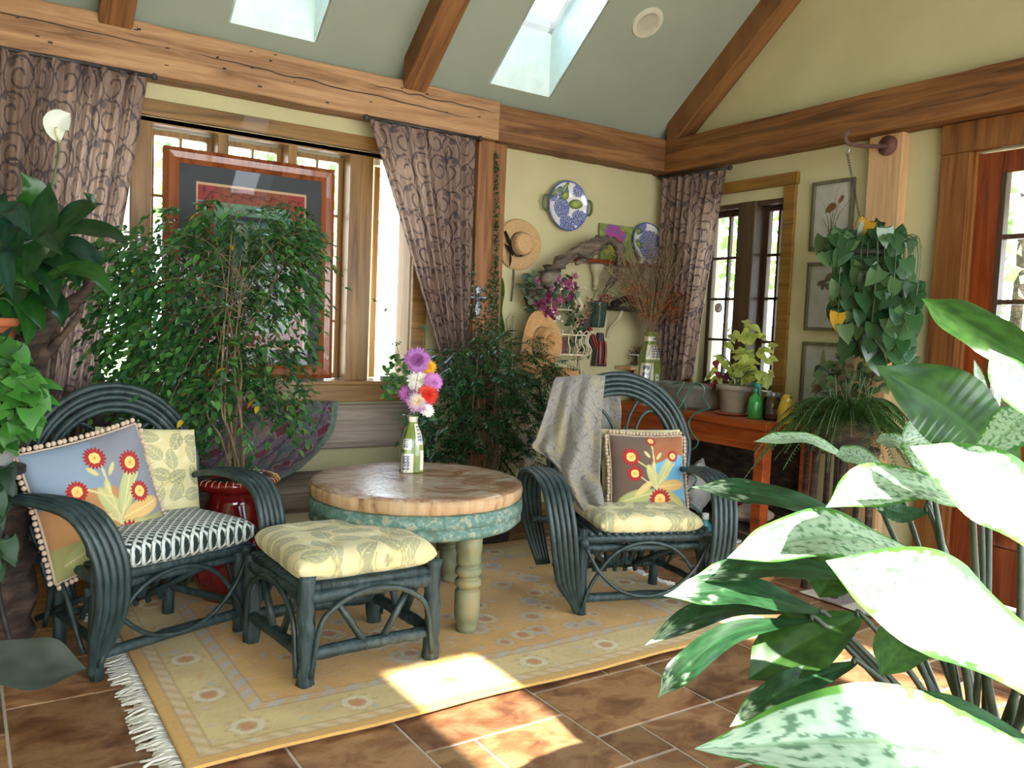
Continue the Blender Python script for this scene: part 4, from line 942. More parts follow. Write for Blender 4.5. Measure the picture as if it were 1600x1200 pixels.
# ================================================================ PLANTS
G = lambda *a: lin(random.choice(a))
def bigleaf(b, pts, W_, up, colf, fold=.18, nt=26, ns=8, wave=.03, peak=.42, curl=0, blunt=1.9):
    P = cat(pts, 10); n = len(P); up = Vector(up); L = sum((P[i+1]-P[i]).length for i in range(n-1)); ph = U(0, 9)
    def f(u, v):
        x = v*(n-1); i = min(int(x), n-2); c = P[i].lerp(P[i+1], x-i); T = (P[i+1]-P[i]).normalized(); s = T.cross(up).normalized(); N = s.cross(T)
        w = (max(v, 1e-4)/peak)**.62 if v < peak else max(0, (1-((v-peak)/(1-peak))**blunt))**.9
        w = w*(1-.35*sm(.8, 1, v)); e = u*2-1
        return c+s*(e*W_*.5*w*(1-curl*e*e))+N*(abs(e)*fold*W_*.5*w+wave*W_*math.sin(v*13+ph+e*1.5)*e*e*w)
    b.grid(f, ns, nt, lambda u, v: colf(u*2-1, v))
def agla(dark=.38, seed=0):
    def f(s, t):
        n = fbm(s*2.2+seed, t*7, seed, 3); n2 = fbm(s*6+seed*3, t*26, 5, 4)
        c = mixcol('#b4cbae', '#93b394', .5+n2)
        if n2 > .30 or (n > .3 and n2 > .08): c = mixcol('#2c5a36', c, .3)
        ed = abs(s)+.12*n2
        if ed > .86: c = mixcol('#5f9a3a', '#3c6e35', .5+n)
        if abs(s) < .05: c = mixcol('#7d9f78', c, .4)
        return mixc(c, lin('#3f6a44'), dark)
    return f
def darkg(seed=0, a='#2e5a2a', b_='#3c6f33'):
    return lambda s, t: mixcol(a, b_, .5+fbm(s*3+seed, t*8)+(.5 if abs(s) < .07 else 0)+.12*math.sin(t*60+abs(s)*6))
def pot(name, label, c, r, h, mat, top=1.25, rim=.02, seg=40, soil=True, cate='pot', mod=None):
    t = thing(name, label, cate, c); b = MB()
    b.lathe([(r*.98, 0), (r, .005), (r*(1+(top-1)*.75), h*.78), (r*top*.99, h*.8), (r*top+rim, h*.82), (r*top+rim, h*.98), (r*top+rim*.5, h), (r*top-rim*.4, h), (r*top-rim, h*.85), (.001, h*.84)], c, seg, mod=mod)
    b.build('body', mat, t)
    if soil: b = MB(); b.lathe([(r*top-rim*.8, h*.88), (r*.5, h*.9), (.001, h*.9)], c, 20); b.build('soil', 'soil', t)
    return t
def shaded_leaf(k):  # leaf in shade: shade painted as dark green, lit tip left silvery
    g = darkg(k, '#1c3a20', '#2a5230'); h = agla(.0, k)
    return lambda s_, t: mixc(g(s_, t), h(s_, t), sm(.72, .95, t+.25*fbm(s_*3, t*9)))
# ---- foreground chinese evergreen ---------------------------------------
pc = AD(1545, 1260, 1.85); pc.z = 0
pot('plant_pot', 'brown glazed pot of the big variegated plant at the right front edge', pc, .16, .33, 'terracotta')
ag = thing('chinese_evergreen', 'large silver and green variegated leafy plant in the right foreground', 'plant', Vector((pc.x, pc.y, .30)))
crown = Vector((pc.x, pc.y, .30)); ub = Vector((0, 0, 1))*.75; leaves = MB(); stems = MB()
specs = [ # centre line base->tip as (px,py,depth), width px, camera share of the normal, darkness (undersides, painted shade), stem?
 ([(1720, 1290, 1.34), (1450, 1165, 1.36), (1085, 1170, 1.36)], 165, .8, .0),
 ([(1760, 1250, 1.45), (1490, 1125, 1.52), (1298, 1092, 1.56)], 70, .6, .55),
 ([(1720, 1120, 1.46), (1480, 960, 1.5), (1290, 876, 1.6)], 160, .9, .0),
 ([(1445, 875, 1.95), (1300, 838, 1.86), (1136, 872, 1.8)], 92, .75, .08),
 ([(1370, 905, 1.98), (1210, 888, 1.92), (1074, 906, 1.86)], 52, .5, .45),
 ([(1290, 960, 1.92), (1160, 925, 1.86), (1037, 931, 1.82)], 60, .7, .65),
 ([(1270, 952, 2.02), (1120, 955, 1.95), (1008, 1008, 1.9)], 44, .5, .9),
 ([(1275, 968, 1.9), (1150, 988, 1.82), (1070, 1045, 1.77), (1028, 1090, 1.74)], 46, .55, .7),
 ([(1345, 962, 1.92), (1255, 1005, 1.87), (1168, 1062, 1.82)], 95, 1.2, 1),
 ([(1340, 1035, 1.85), (1235, 1075, 1.78), (1140, 1136, 1.74)], 50, .9, .85),
 ([(1335, 890, 2.05), (1300, 900, 2.02), (1280, 934, 2.0)], 70, 1.4, 1),
 ([(1490, 985, 1.62), (1420, 1000, 1.58), (1376, 1056, 1.55)], 75, 1.4, 1),
 ([(1700, 900, 1.48), (1560, 775, 1.53), (1422, 697, 1.6)], 120, .9, .0),
 ([(1530, 790, 1.8), (1400, 757, 1.74), (1290, 793, 1.7)], 80, .8, .05),
 ([(1345, 728, 2.3), (1262, 688, 2.25), (1177, 690, 2.2)], 34, .5, .15),
 ([(1345, 820, 2.32), (1210, 778, 2.28), (1080, 761, 2.25)], 52, .6, .4),
 ([(1590, 752, 1.72), (1500, 655, 1.77), (1368, 572, 1.82)], 120, 1.1, 1.2),
 ([(1680, 620, 1.5), (1550, 530, 1.6), (1440, 466, 1.7)], 72, .9, 1.2),
 ([(1690, 690, 1.5), (1600, 620, 1.52), (1545, 545, 1.55)], 62, .8, .1),
 ([(1545, 660, 1.8), (1535, 610, 1.8), (1522, 562, 1.8)], 15, .8, .2),
 ([(1455, 750, 2.0), (1450, 690, 1.98), (1432, 640, 1.98)], 78, 1.2, .25),
 ([(1430, 712, 2.05), (1400, 692, 2.03), (1368, 690, 2.02)], 34, .8, .25),
 ([(1520, 722, 1.66), (1575, 675, 1.62), (1630, 635, 1.6)], 64, 1, .3),
 ([(1395, 740, 2.1), (1340, 715, 2.1), (1305, 712, 2.1)], 40, .8, .3),
 ([(1450, 800, 2.0), (1400, 800, 1.98), (1352, 770, 2.0)], 40, .8, .7)]
for k, (l, wpx, cf, dk) in enumerate(specs):
    P = [AD(*q) for q in l]; dm = l[len(l)//2][2]; mid = P[len(P)//2]; tc_ = (C0-mid).normalized()
    b = MB()
    bigleaf(b, P, wpx*dm/FPX*1.10, ub+tc_*cf, agla(dk, k*2.7) if dk < .4 else (darkg(k, '#27451c', '#385c24') if dk >= 1 else shaded_leaf(k)), wave=.06, nt=130, ns=44, peak=.5, blunt=2.3)
    b.build('leaf', 'bigleaf', ag)
    q = crown+Vector((U(-.05, .05), U(-.05, .05), U(0, .05))); d = (P[0]-P[1]).normalized()
    stems.tube([q, q.lerp(P[0], .6)+Vector((0, 0, .0))+d*.02, P[0]+d*.004, P[0].lerp(P[1], .06)], (.009, .004), 8, smooth=6)
stems.build('stem', plain('dark_leaf_stalk', '#26371d', .45), ag)

# ---- generic foliage clusters from pixel ellipses -------------------------
def samp(ells):
    w = [e[2]*e[3] for e in ells]; e = random.choices(ells, w)[0]
    while True:
        a, b_ = U(-1, 1), U(-1, 1)
        if a*a+b_*b_ < 1: return e[0]+a*e[2], e[1]+b_*e[3]
# ficus in the red pot
fp = Vector((1.06, 3.84, 0))
M['redglaze'] = noisy('oxblood_glaze', [(.3, '#5e0f12'), (.6, '#7d181a'), (.8, '#8f2a20')], 6, rough=.12, spec=.7, coat=.5)
t = thing('plant_pot', 'glossy dark red ceramic pot with ribbed rim holding the tall ficus', 'pot', fp)
b = MB(); lob = lambda a, z: 1+(.035*abs(math.sin(a*5)) if .1 < z < .40 else 0)
b.lathe([(.11, 0), (.14, .02), (.175, .10), (.195, .2), (.19, .30), (.16, .40), (.125, .455), (.118, .48), (.125, .505), (.13, .51)], fp, 60, mod=lob); b.build('body', 'redglaze', t)
b = MB(); b.lathe([(.125, .505), (.165, .52), (.19, .545), (.195, .56), (.18, .575), (.14, .57), (.115, .55), (.11, .52)], fp, 60, mod=lambda a, z: 1+.02*math.sin(a*26)); b.build('rim', 'redglaze', t)
b = MB(); b.lathe([(.125, .55), (.001, .56)], fp, 20); b.build('soil', 'soil', t)
b = MB(); b.grid(lambda u, v: fp+Vector(((.175+.0*v)*math.cos(2*PI*u), .175*math.sin(2*PI*u), .578)), 1, 1) if False else None
for k in range(40):
    a = k/40*2*PI; d = Vector((math.cos(a), math.sin(a), 0)); b.tube([fp+d*.165+Vector((0, 0, .577)), fp+d*.19+Vector((0, 0, .572)), fp+d*.2+Vector((0, 0, .555))], .0022, 4)
b.build('rim_glaze_lines', plain('cream_glaze_streak', '#c9a86a', .3), t)
fi = thing('ficus_tree', 'tall weeping ficus tree with small glossy leaves before the framed picture', 'plant', fp+Vector((0, 0, .55)))
tr = MB(); lv = MB(); yl = MB()
fell = [(360, 410, 140, 100), (290, 480, 110, 100), (215, 470, 50, 125), (455, 390, 42, 70), (165, 400, 38, 32), (320, 560, 100, 70), (425, 600, 45, 60), (290, 640, 75, 55), (330, 560, 90, 60), (215, 590, 20, 40), (445, 505, 32, 40), (400, 355, 100, 45), (350, 660, 60, 40)]
for k in range(9):
    a = fp+Vector((U(-.04, .04), U(-.04, .04), .55)); q = AY(U(250, 460), U(360, 470), fp.y+U(-.12, .12)); q2 = AY(U(325, 385), U(560, 640), fp.y+U(-.05, .05))
    tr.tube([a, a.lerp(q2, .5)+Vector((U(-.01, .01), 0, 0)), q2, q], (.0075, .002), 7, smooth=8)
    for j in range(5):
        m = q2.lerp(q, U(.2, 1)); x, y = samp(fell); e = AY(x, y, fp.y+U(-.1, .35)); tr.tube([m, m.lerp(e, .5)+Vector((0, 0, .06)), e], (.0026, .0008), 5, smooth=4)
for k in range(850):
    x, y = samp(fell); q = AY(x, y, fp.y+U(-.10, .38)); d = Vector((q.x-fp.x, U(-.1, .4), U(-.2, .3))).normalized()
    n = 8; Lg = U(.09, .17); pts = [q+d*(Lg*i/n)+Vector((0, 0, -.9*Lg*(i/n)**2)) for i in range(n+1)]
    if k % 2 == 0: tr.tube(pts, .001, 3, cap=False)
    for i in range(1, n+1):
        s = (-1) ** i; r = d.cross(Vector((0, 0, 1))).normalized()*s
        c_ = G('#35622d', '#2b5530', '#457538', '#528440', '#3f6a44'); m_ = lv
        if R_() < .004: c_ = lin('#c9a92c')
        m_.leaf(pts[i], r*.7+d*.5+Vector((U(-.2, .2), U(-.3, .3), U(-.9, -.1))), Vector((U(-.3, .3), -.5+U(-.3, .3), 1)), U(.040, .056), U(.021, .029), c_, seg=3, droop=.15)
tr.build('branches', 'twig', fi); lv.build('foliage', 'leaf', fi)
# bamboo-like plant behind the table
np_ = AY(765, 735, 4.22); np_.z = 0
pot('plant_pot', 'dark pot hidden behind the round table under the feathery green plant', np_, .13, .30, 'iron')
na = thing('heavenly_bamboo', 'feathery dark green bamboo like plant behind the round table', 'plant', np_+Vector((0, 0, .28)))
nell = [(765, 600, 95, 60), (700, 640, 45, 95), (830, 610, 45, 55), (745, 690, 85, 45), (800, 545, 45, 35), (850, 680, 28, 55), (720, 575, 50, 40), (790, 640, 60, 60), (770, 530, 25, 25), (860, 575, 20, 15)]
tr = MB(); lv = MB()
for k in range(15):
    a = np_+Vector((U(-.1, .1), U(-.06, .06), .28)); x = U(680, 850); q = AY(x, U(540, 610), np_.y+U(-.15, .15)); tr.tube([a, a.lerp(q, .5)+Vector((U(-.03, .03), 0, 0)), q], (.006, .003), 6, smooth=5)
for k in range(760):
    x, y = samp(nell); q = AY(x, y, np_.y+U(-.24, .2)); d = Vector((q.x-np_.x+U(-.3, .3), U(-.6, .3), U(-.3, .35))).normalized(); r = d.cross(Vector((0, 0, 1))).normalized(); L_ = U(.07, .14)
    tr.tube([q, q+d*L_], .0009, 3, cap=False)
    for i in range(7):
        f_ = (i+1)/7; p = q+d*(L_*f_)+Vector((0, 0, -.3*L_*f_*f_))
        for s in (-1, 1): lv.leaf(p, d*.6+r*s+Vector((0, 0, U(-.6, 0))), Vector((U(-.2, .2), -.5, 1)), U(.03, .05), U(.008, .014), G('#1f3f20', '#2a5428', '#34622e', '#1c3620'), seg=2, droop=.2)
tr.build('canes', 'twig', na); lv.build('foliage', 'leaf', na)
# creeping fig on the brown post and the trailing strand on the wall
cf = thing('creeping_fig', 'creeping fig vine with tiny leaves climbing the brown corner post', 'plant', AY(750, 600, 4.47)); lv = MB(); tr = MB()
for k in range(1150):
    if k % 3: x, y = samp([(735, 520, 18, 50), (762, 510, 16, 70), (750, 560, 35, 30), (737, 430, 5, 28), (770, 470, 7, 60)])
    else: x = 775+U(-1.5, 2); y = U(235, 600)
    q = AY(x, y, 4.462+U(-.015, .012)); lv.leaf(q, Vector((U(-1, 1), U(-.5, -.1), U(-1, .3))), (0, -1, .4), U(.012, .022), U(.010, .016), G('#23421f', '#2f5527', '#1c361c'), seg=2)
for pts in ([(773, 240), (775, 350), (771, 480), (768, 600)], [(735, 400), (740, 470), (730, 560), (745, 620)]): tr.tube([AY(x, y, 4.472) for x, y in pts], .003, 5, smooth=6)
lv.build('foliage', 'leaf', cf); tr.build('vine', 'twig', cf)
ts = thing('trailing_vine', 'single thin vine strand of round leaves on the cream wall under the tall hat', 'plant', AY(785, 520, 4.585)); lv = MB(); tr = MB()
for k in range(90):
    y = 436+k; q = AY(783+2*math.sin(k*.1), y, 4.585); s = (-1) ** k; lv.leaf(q, Vector((s, -.3, -.4)), (0, -1, .3), .022, .022, G('#35562a', '#466b34'), heart=True)
tr.tube([AY(783+2*math.sin(k*.8), 436+k*8, 4.59) for k in range(13)], .002, 5); lv.build('foliage', 'leaf', ts); tr.build('vine', 'twig', ts)
# peace lily and its stump stand at the left edge
DL = 3.0; sp0 = AD(-25, 560, DL); sb = Vector((sp0.x, sp0.y, 0))
st_ = thing('tree_stump', 'dark gnarled stump plant stand at the left edge', 'plant stand', sb); b = MB()
b.tube([sb, sb+Vector((.02, 0, .4)), sb+Vector((-.01, 0, .8)), sb+Vector((0, 0, sp0.z-.02))], (.14, .12), 20, smooth=8, bark=.4); b.build('trunk', 'bark', st_)
for k, l in enumerate(([(10, 640, 3.1), (55, 560, 3.1), (75, 500, 3.12), (120, 470, 3.15), (150, 430, 3.2)], [(30, 600, 3.15), (80, 545, 3.1), (118, 500, 3.1), (128, 475, 3.1)], [(20, 560, 3.05), (60, 520, 3.0), (90, 500, 3.05)])):
    b = MB(); b.tube([AD(*q) for q in l], (.06, .012) if k != 1 else (.02, .008), 10, smooth=6, bark=.5); b.build('branch', 'bark', st_)
pl = Vector((sp0.x, sp0.y, sp0.z-.01)); pot('plant_pot', 'terracotta pot of the peace lily on the stump at the left edge', pl, .10, .16, 'terracotta')
lil = thing('peace_lily', 'peace lily with broad dark leaves and one white bloom at the left edge', 'plant', pl+Vector((0, 0, .14))); cr_ = pl+Vector((0, 0, .2))
tocl = (C0-cr_).normalized(); sb_ = MB()
lsp = [([(25, 480), (50, 400), (70, 330), (78, 285)], 60), ([(25, 470), (40, 380), (55, 310), (32, 268)], 70), ([(45, 440), (80, 380), (120, 325), (166, 319)], 34), ([(50, 430), (90, 360), (140, 320), (130, 300)], 36), ([(20, 430), (30, 390), (35, 420), (62, 462)], 62), ([(60, 430), (100, 385), (140, 400), (152, 440)], 48), ([(40, 420), (75, 400), (110, 420), (124, 450)], 58),
       ([(0, 440), (20, 450), (50, 480), (70, 520)], 50), ([(-20, 430), (-10, 380), (0, 330), (10, 300)], 60), ([(30, 450), (60, 455), (90, 480), (98, 512)], 46), ([(-10, 440), (5, 440), (20, 490), (30, 525)], 44), ([(-20, 420), (-10, 400), (0, 400), (20, 470)], 60), ([(60, 420), (110, 360), (170, 365), (200, 385)], 44), ([(60, 440), (110, 420), (150, 430), (178, 470)], 44), ([(-5, 400), (10, 350), (20, 330), (50, 370)], 60), ([(40, 440), (55, 390), (60, 370), (100, 400)], 50),
       ([(10, 470), (30, 460), (45, 500), (42, 545)], 40), ([(-10, 450), (0, 460), (5, 500), (4, 540)], 44), ([(40, 450), (60, 420), (80, 440), (88, 480)], 44)]
for k, (l, w_) in enumerate(lsp):
    dd = DL+U(-.16, .14); P = [AD(x, y, dd-(.05*i)) for i, (x, y) in enumerate(l)]; b = MB()
    bigleaf(b, P, w_*.80*dd/FPX, Vector((0, 0, .5))+tocl*.9, darkg(k, *[('#14301a', '#1f4422'), ('#1d4a1c', '#2c5c22'), ('#16382b', '#234a38')][k % 3]), wave=.06, nt=26, ns=8); b.build('leaf', 'bigleaf', lil); sb_.tube([cr_, cr_.lerp(P[0], .6)+Vector((0, 0, .03)), P[0]], .005, 6, smooth=4)
sq = AD(92, 222, DL-.05); b = MB(); P = [sq, AD(86, 200, DL-.07), AD(95, 186, DL-.06), AD(110, 177, DL-.03)]
bigleaf(b, P, .085, Vector((0, 0, .1))+tocl, lambda s, t: mixcol('#e9ece6', '#d5ddd0', abs(s)), fold=.35, nt=20); b.build('bloom', 'leafsoft', lil)
b = MB(); b.tube([sq, AD(88, 200, DL-.09)], .006, 8); b.build('spadix', plain('spadix', '#cfd8a8', .7), lil)
sb_.tube([cr_, AD(60, 350, DL), AD(88, 260, DL), sq], .004, 6, smooth=5); sb_.build('stems', 'stem', lil)
# pothos and lower leaves at the left edge
pp0 = AD(-35, 730, 2.75); pf_ = Vector((pp0.x, pp0.y, 0))
ps = thing('plant_stand', 'dark iron plant stand under the bright pothos at the left edge', 'plant stand', pf_); b = MB(); b.lathe([(.001, pp0.z-.02), (.14, pp0.z-.02), (.14, pp0.z), (.001, pp0.z)], pf_, 28); b.build('top', 'iron', ps)
for k in range(3): a = k*2.094+.4; b = MB(); b.tube([pf_+Vector((.11*math.cos(a), .11*math.sin(a), pp0.z-.02)), pf_+Vector((.06*math.cos(a), .06*math.sin(a), pp0.z*.5)), pf_+Vector((.14*math.cos(a), .14*math.sin(a), 0))], .01, 8, smooth=6); b.build('leg', 'iron', ps)
pot('plant_pot', 'grey pot of the bright pothos at the left edge', pp0, .10, .15, plain('grey_pot', '#7d7f7a', .7))
po = thing('pothos', 'bright green pothos with heart shaped leaves beside the left willow chair', 'plant', pp0+Vector((0, 0, .13))); lv = MB(); tr = MB()
for k in range(300):
    x, y = samp([(0, 600, 46, 44), (22, 645, 30, 28), (-8, 670, 20, 30), (38, 612, 26, 24), (0, 560, 30, 30)]); q = AD(x, y, 2.72+U(-.16, .16)); 
    lv.leaf(q, Vector((U(-.6, .9), U(-.5, .3), U(-.9, .2))), Vector((U(-.3, .3), -1, .8)), U(.055, .085), U(.045, .068), G('#2f6a22', '#3f7f2a', '#28581e', '#548f38', '#346b28'), heart=True, tipcol=G('#2f6a24', '#478a32'))
    if k % 3 == 0: tr.tube([pp0+Vector((0, 0, .14)), pp0.lerp(q, .5)+Vector((0, 0, .12)), q], .002, 4, smooth=4)
for k in range(34):
    x, y = samp([(-5, 790, 18, 40), (-5, 860, 18, 35), (5, 750, 18, 30)]); q = AD(x, y, 2.75+U(-.1, .1)); lv.leaf(q, Vector((U(-.4, .6), -.3, U(-1, -.2))), Vector((0, -1, .8)), U(.06, .085), U(.045, .06), G('#16361a', '#1f471f'), heart=True)
lv.build('foliage', 'leafsoft', po); tr.build('stems', 'stem', po)
bl = thing('rubber_plant_leaf', 'large dull grey green leaf reaching in at the lower left corner', 'plant', AD(0, 1040, .95)); b = MB(); bigleaf(b, [AD(-140, 1030, .95), AD(0, 1035, .95), AD(135, 1045, .95)], .10*.62, Vector((0, 0, .4))+(C0-AD(0, 1040, .95)).normalized(), lambda s, t: mixcol('#252d29', '#3b443f', .5+fbm(s*2, t*4)), wave=.04, nt=40, peak=.7); b.build('leaf', 'bigleaf', bl)
b = MB(); b.tube([AD(-140, 1030, .95), AD(-220, 1100, 1.0), AD(-260, 1500, 1.05)], .005, 6, smooth=6); b.build('stem', 'stem', bl)
# ---- hanging philodendron on its bracket -----------------------------------
hb_ = thing('wall_bracket', 'rusty iron hook bracket on the pale post holding the hanging plant', 'bracket', (XR-.07, 2.765, 2.395)); b = MB()
b.tube([(XR-.07, 2.765, 2.395), (XR-.082, 2.765, 2.395)], .055, 20); b.build('plate', plain('rusty_iron', '#5d2a1a', .8), hb_)
b = MB(); b.tube([(XR-.08, 2.765, 2.39), (XR-.25, 2.765, 2.365), (XR-.42, 2.765, 2.35), (XR-.46, 2.765, 2.385), (XR-.43, 2.765, 2.415)], .011, 8, smooth=8); b.build('arm', plain('rusty_arm', '#4f2a1c', .8), hb_)
hk = Vector((XR-.435, 2.765, 2.335)); pb = AX(1372, 372, XR-.44)
ch = thing('chain', 'thin twisted chain between the wall bracket and the hanging plant', 'chain', hk.lerp(pb, .5)); b = MB(); n = 24; e_ = AX(1342, 335, XR-.44)
b.tube([hk+Vector((0, .012*math.cos(k), .012*math.sin(k)-.02)) for k in [i*.5 for i in range(11)]], .0035, 6)
b.build('hook', plain('steel_hook', '#a9a9a6', .3, .8), ch)
b = MB()
for k in range(n):
    p, q = hk.lerp(e_, k/n)+Vector((0, 0, -.03*(1-k/n))), hk.lerp(e_, (k+1)/n)+Vector((0, 0, -.03*(1-k/n))); d = (q-p)*.62; s = Vector((1, 0, 0)) if k % 2 else Vector((0, 1, 0)); m = (p+q)/2
    b.tube([m+d*math.cos(a)+s*(.006*math.sin(a)) for a in [j*PI/4 for j in range(9)]], .0014, 4, cap=False)
b.build('links', 'iron', ch)
hpz = AX(1362, 392, XR-.44)
t = pot('hanging_pot', 'dark hanging pot buried in heart shaped leaves below the wall bracket', Vector((hpz.x, hpz.y, hpz.z-.16)), .09, .16, 'iron')
for k in range(3):
    a = k*2.09; b = MB(); b.tube([e_, Vector((hpz.x+.12*math.cos(a), hpz.y+.12*math.sin(a), hpz.z))], .0015, 4); b.build('hanger_wire', 'iron', t)
hp = thing('philodendron', 'hanging philodendron with large heart shaped leaves before the pale post', 'plant', (hpz.x, hpz.y, hpz.z-.02)); lv = MB(); tr = MB()
for k in range(330):
    x, y = samp([(1350, 385, 55, 32), (1365, 450, 62, 60), (1385, 500, 45, 45), (1345, 500, 45, 50), (1310, 395, 28, 30), (1405, 470, 30, 55), (1360, 550, 40, 22), (1400, 540, 22, 35)])
    q = AX(x, y, XR-.45+U(-.16, .12)); L_ = U(.075, .12)
    lv.leaf(q+Vector((0, 0, L_*.4)), Vector((U(-.5, .2), U(-.6, .6), U(-1.3, -.5))), Vector((-1, -.7+U(-.5, .5), U(.2, .9))), L_, L_*.8, G('#30542f', '#3d6440', '#4a6f48', '#2a4b2e', '#587a4f') if R_() > .009 else lin('#c79a28'), heart=True, droop=.12, fold=.12)
    if k % 4 == 0: tr.tube([Vector((hpz.x+U(-.08, .08), hpz.y+U(-.08, .08), hpz.z)), Vector((q.x, q.y, hpz.z+.03)), q], .002, 4, smooth=5)
for x, y in ((1423, 372), (1427, 557), (1418, 430), (1432, 470)): q = AX(x, y, XR-.35); lv.leaf(q, Vector((0, U(-.3, .3), -1)), (-1, -.6, .1), .08, .06, lin('#4a6f4c'), heart=True)
lv.build('foliage', 'leaf', hp); tr.build('vines', 'stem', hp)
# ---- fern, begonia behind, stand ------------------------------------------------
fc = AX(1322, 655, 3.80); fb = Vector((fc.x, fc.y, 0))
ps = thing('plant_stand', 'dark wooden plant stand under the fern beyond the potting bench', 'plant stand', fb); hgt = fc.z-.14
b = MB(); b.lathe([(.001, hgt-.03), (.17, hgt-.03), (.175, hgt-.015), (.17, hgt), (.001, hgt)], fb, 32); b.build('top', 'bark', ps)
for k in range(4): a = k*PI/2+.6; b = MB(); b.tube([fb+Vector((.13*math.cos(a), .13*math.sin(a), hgt-.03)), fb+Vector((.15*math.cos(a), .15*math.sin(a), 0))], .018, 8); b.build('leg', 'bark', ps)
pot('plant_pot', 'brown basket pot of the fern on the dark stand', Vector((fb.x, fb.y, hgt)), .12, .15, 'bark')
fe = thing('sword_fern', 'shaggy green sword fern beside the potting bench below the hanging plant', 'plant', fc); lv = MB(); tr = MB()
for k in range(95):
    a = U(0, 2*PI); up_ = U(.25, 1.15); L_ = U(.30, .52); d = Vector((math.cos(a), math.sin(a), 0)); pts = []
    for i in range(19): t_ = i/18; pts.append(fc+d*(L_*t_*(1.2-up_*.45))+Vector((0, 0, L_*(up_*t_-1.05*t_*t_))))
    tr.tube(pts, .0018, 4, cap=False); cg = G('#33551f', '#3f6626', '#28481e', '#4c7430')
    for i in range(1, 19):
        T = (pts[i]-pts[i-1]).normalized(); r = T.cross(Vector((0, 0, 1)))
        if r.length < .05: continue
        r.normalize(); ll = .052*math.sin(PI*(i/19)**.7)+.008
        for s in (-1, 1):
            for h_ in (0, .5): lv.leaf(pts[i-1].lerp(pts[i], h_), r*s+T*.35, r.cross(T)*s if False else Vector((0, 0, 1)), ll, .010, cg, seg=2, droop=.2)
for k in range(16):
    q = fc+Vector((U(-.15, .1), U(-.15, .15), U(0, .1))); tr.tube([q, q+Vector((U(-.1, .05), U(-.1, .1), U(.1, .22)))], .002, 4)
lv.build('fronds', 'leafsoft', fe); tr.build('stalks', 'stem', fe)
bg = AX(1310, 590, 4.15); bgb = Vector((bg.x, bg.y, 0.0))
ps = thing('plant_stand', 'tall narrow dark stand behind the fern under the begonia', 'plant stand', bgb); b = MB(); b.box(bg.x-.12, bg.x+.12, bg.y-.12, bg.y+.12, .82, .85); b.build('top', 'bark', ps, False)
for sx in (-1, 1):
    for sy in (-1, 1): box('leg', 'bark', bg.x+sx*.1-.012, bg.x+sx*.1+.012, bg.y+sy*.1-.012, bg.y+sy*.1+.012, 0, .82, ps)
pot('plant_pot', 'small terracotta pot behind the fern', Vector((bg.x, bg.y, .85)), .07, .12, 'terracotta')
be = thing('begonia', 'small reddish green begonia standing in front of the lowest flower print', 'plant', (bg.x, bg.y, .95)); lv = MB(); tr = MB()
for k in range(90):
    x, y = samp([(1300, 590, 32, 30), (1325, 570, 25, 25), (1285, 600, 18, 12), (1340, 600, 25, 30), (1370, 580, 30, 25)]); q = AX(x, y, 4.15+U(-.1, .1)); lv.leaf(q, rdir(-.6, .3), (-1, -.6, .8), U(.05, .08), U(.035, .055), G('#4a6b3c', '#6b5a3c', '#3c5a34', '#7d8a5a'), seg=5)
    if k % 3 == 0: tr.tube([Vector((bg.x, bg.y, .95)), q], .0015, 4)
lv.build('foliage', 'leafsoft', be); tr.build('stems', 'stem', be)
# ================================================================ WALL DECORATIONS (corner)
def hat(name, label, c, n, upv, rb, rc, hc, mat, tilt=0, wav=.015, dent=0, squash=1):
    """straw hat: brim radius rb, crown radius rc, crown height hc, axis n"""
    c = Vector(c); n = Vector(n).normalized(); upv = Vector(upv); r = n.cross(upv).normalized(); u = r.cross(n)
    t = thing(name, label, 'hat', c); b = MB()
    prof = [(rb, .0), (rb*.985, .004), (rb*.8, .0), (rc*1.25, .004), (rc*1.05, .012), (rc*1.0, hc*.4), (rc*.93, hc*.8), (rc*.8, hc*.97), (rc*.55, hc*(1-dent*.3)), (rc*.25, hc*(1-dent)), (.001, hc*(1-dent*1.1))]
    def f(a, v):
        x = v*(len(prof)-1); i = min(int(x), len(prof)-2); k = x-i; R = prof[i][0]*(1-k)+prof[i+1][0]*k; z = prof[i][1]*(1-k)+prof[i+1][1]*k
        z += wav*math.cos(2*a*2*PI)*(R/rb)**3 if R > rc else 0
        return c+(r*math.cos(2*PI*a)*squash+u*math.sin(2*PI*a))*R+n*z
    b.grid(f, 56, 44); b.build('body', mat, t, solid=.003)
    b = MB(); b.grid(lambda a, v: c+(r*math.cos(2*PI*a)*squash+u*math.sin(2*PI*a))*(rc*1.06-.002*v)+n*(.014+.02*v), 48, 1); b.build('band', plain('hat_band_'+mat, '#8a6f50' if mat != 'straw' else '#5d4c3c', .8), t, solid=.002)
    return t
h1 = AY(811, 382, 4.57)
t = hat('straw_hat', 'pale straw hat with dark feathers hanging on the wall left of the painted platter', h1, (-.05, -1, 0), (0, 0, 1), .165, .075, .085, 'straw', squash=.97)
b = MB()
for x0, y0, x1, y1, w_ in ((800, 395, 791, 348, .03), (802, 400, 792, 380, .035), (806, 402, 796, 372, .02), (797, 395, 800, 418, .018)):
    p, q = AY(x0, y0, 4.535), AY(x1, y1, 4.535); b.leaf(p, q-p, (0, -1, .2), (q-p).length, w_, G('#1f1c1a', '#3a2d26'), seg=5, fold=.1)
p, q = AY(806, 402, 4.51), AY(835, 392, 4.50); b.leaf(p, q-p, (0, -1, .2), (q-p).length, .01, lin('#2a2220'), seg=5); b.build('feathers', 'leaf', t)
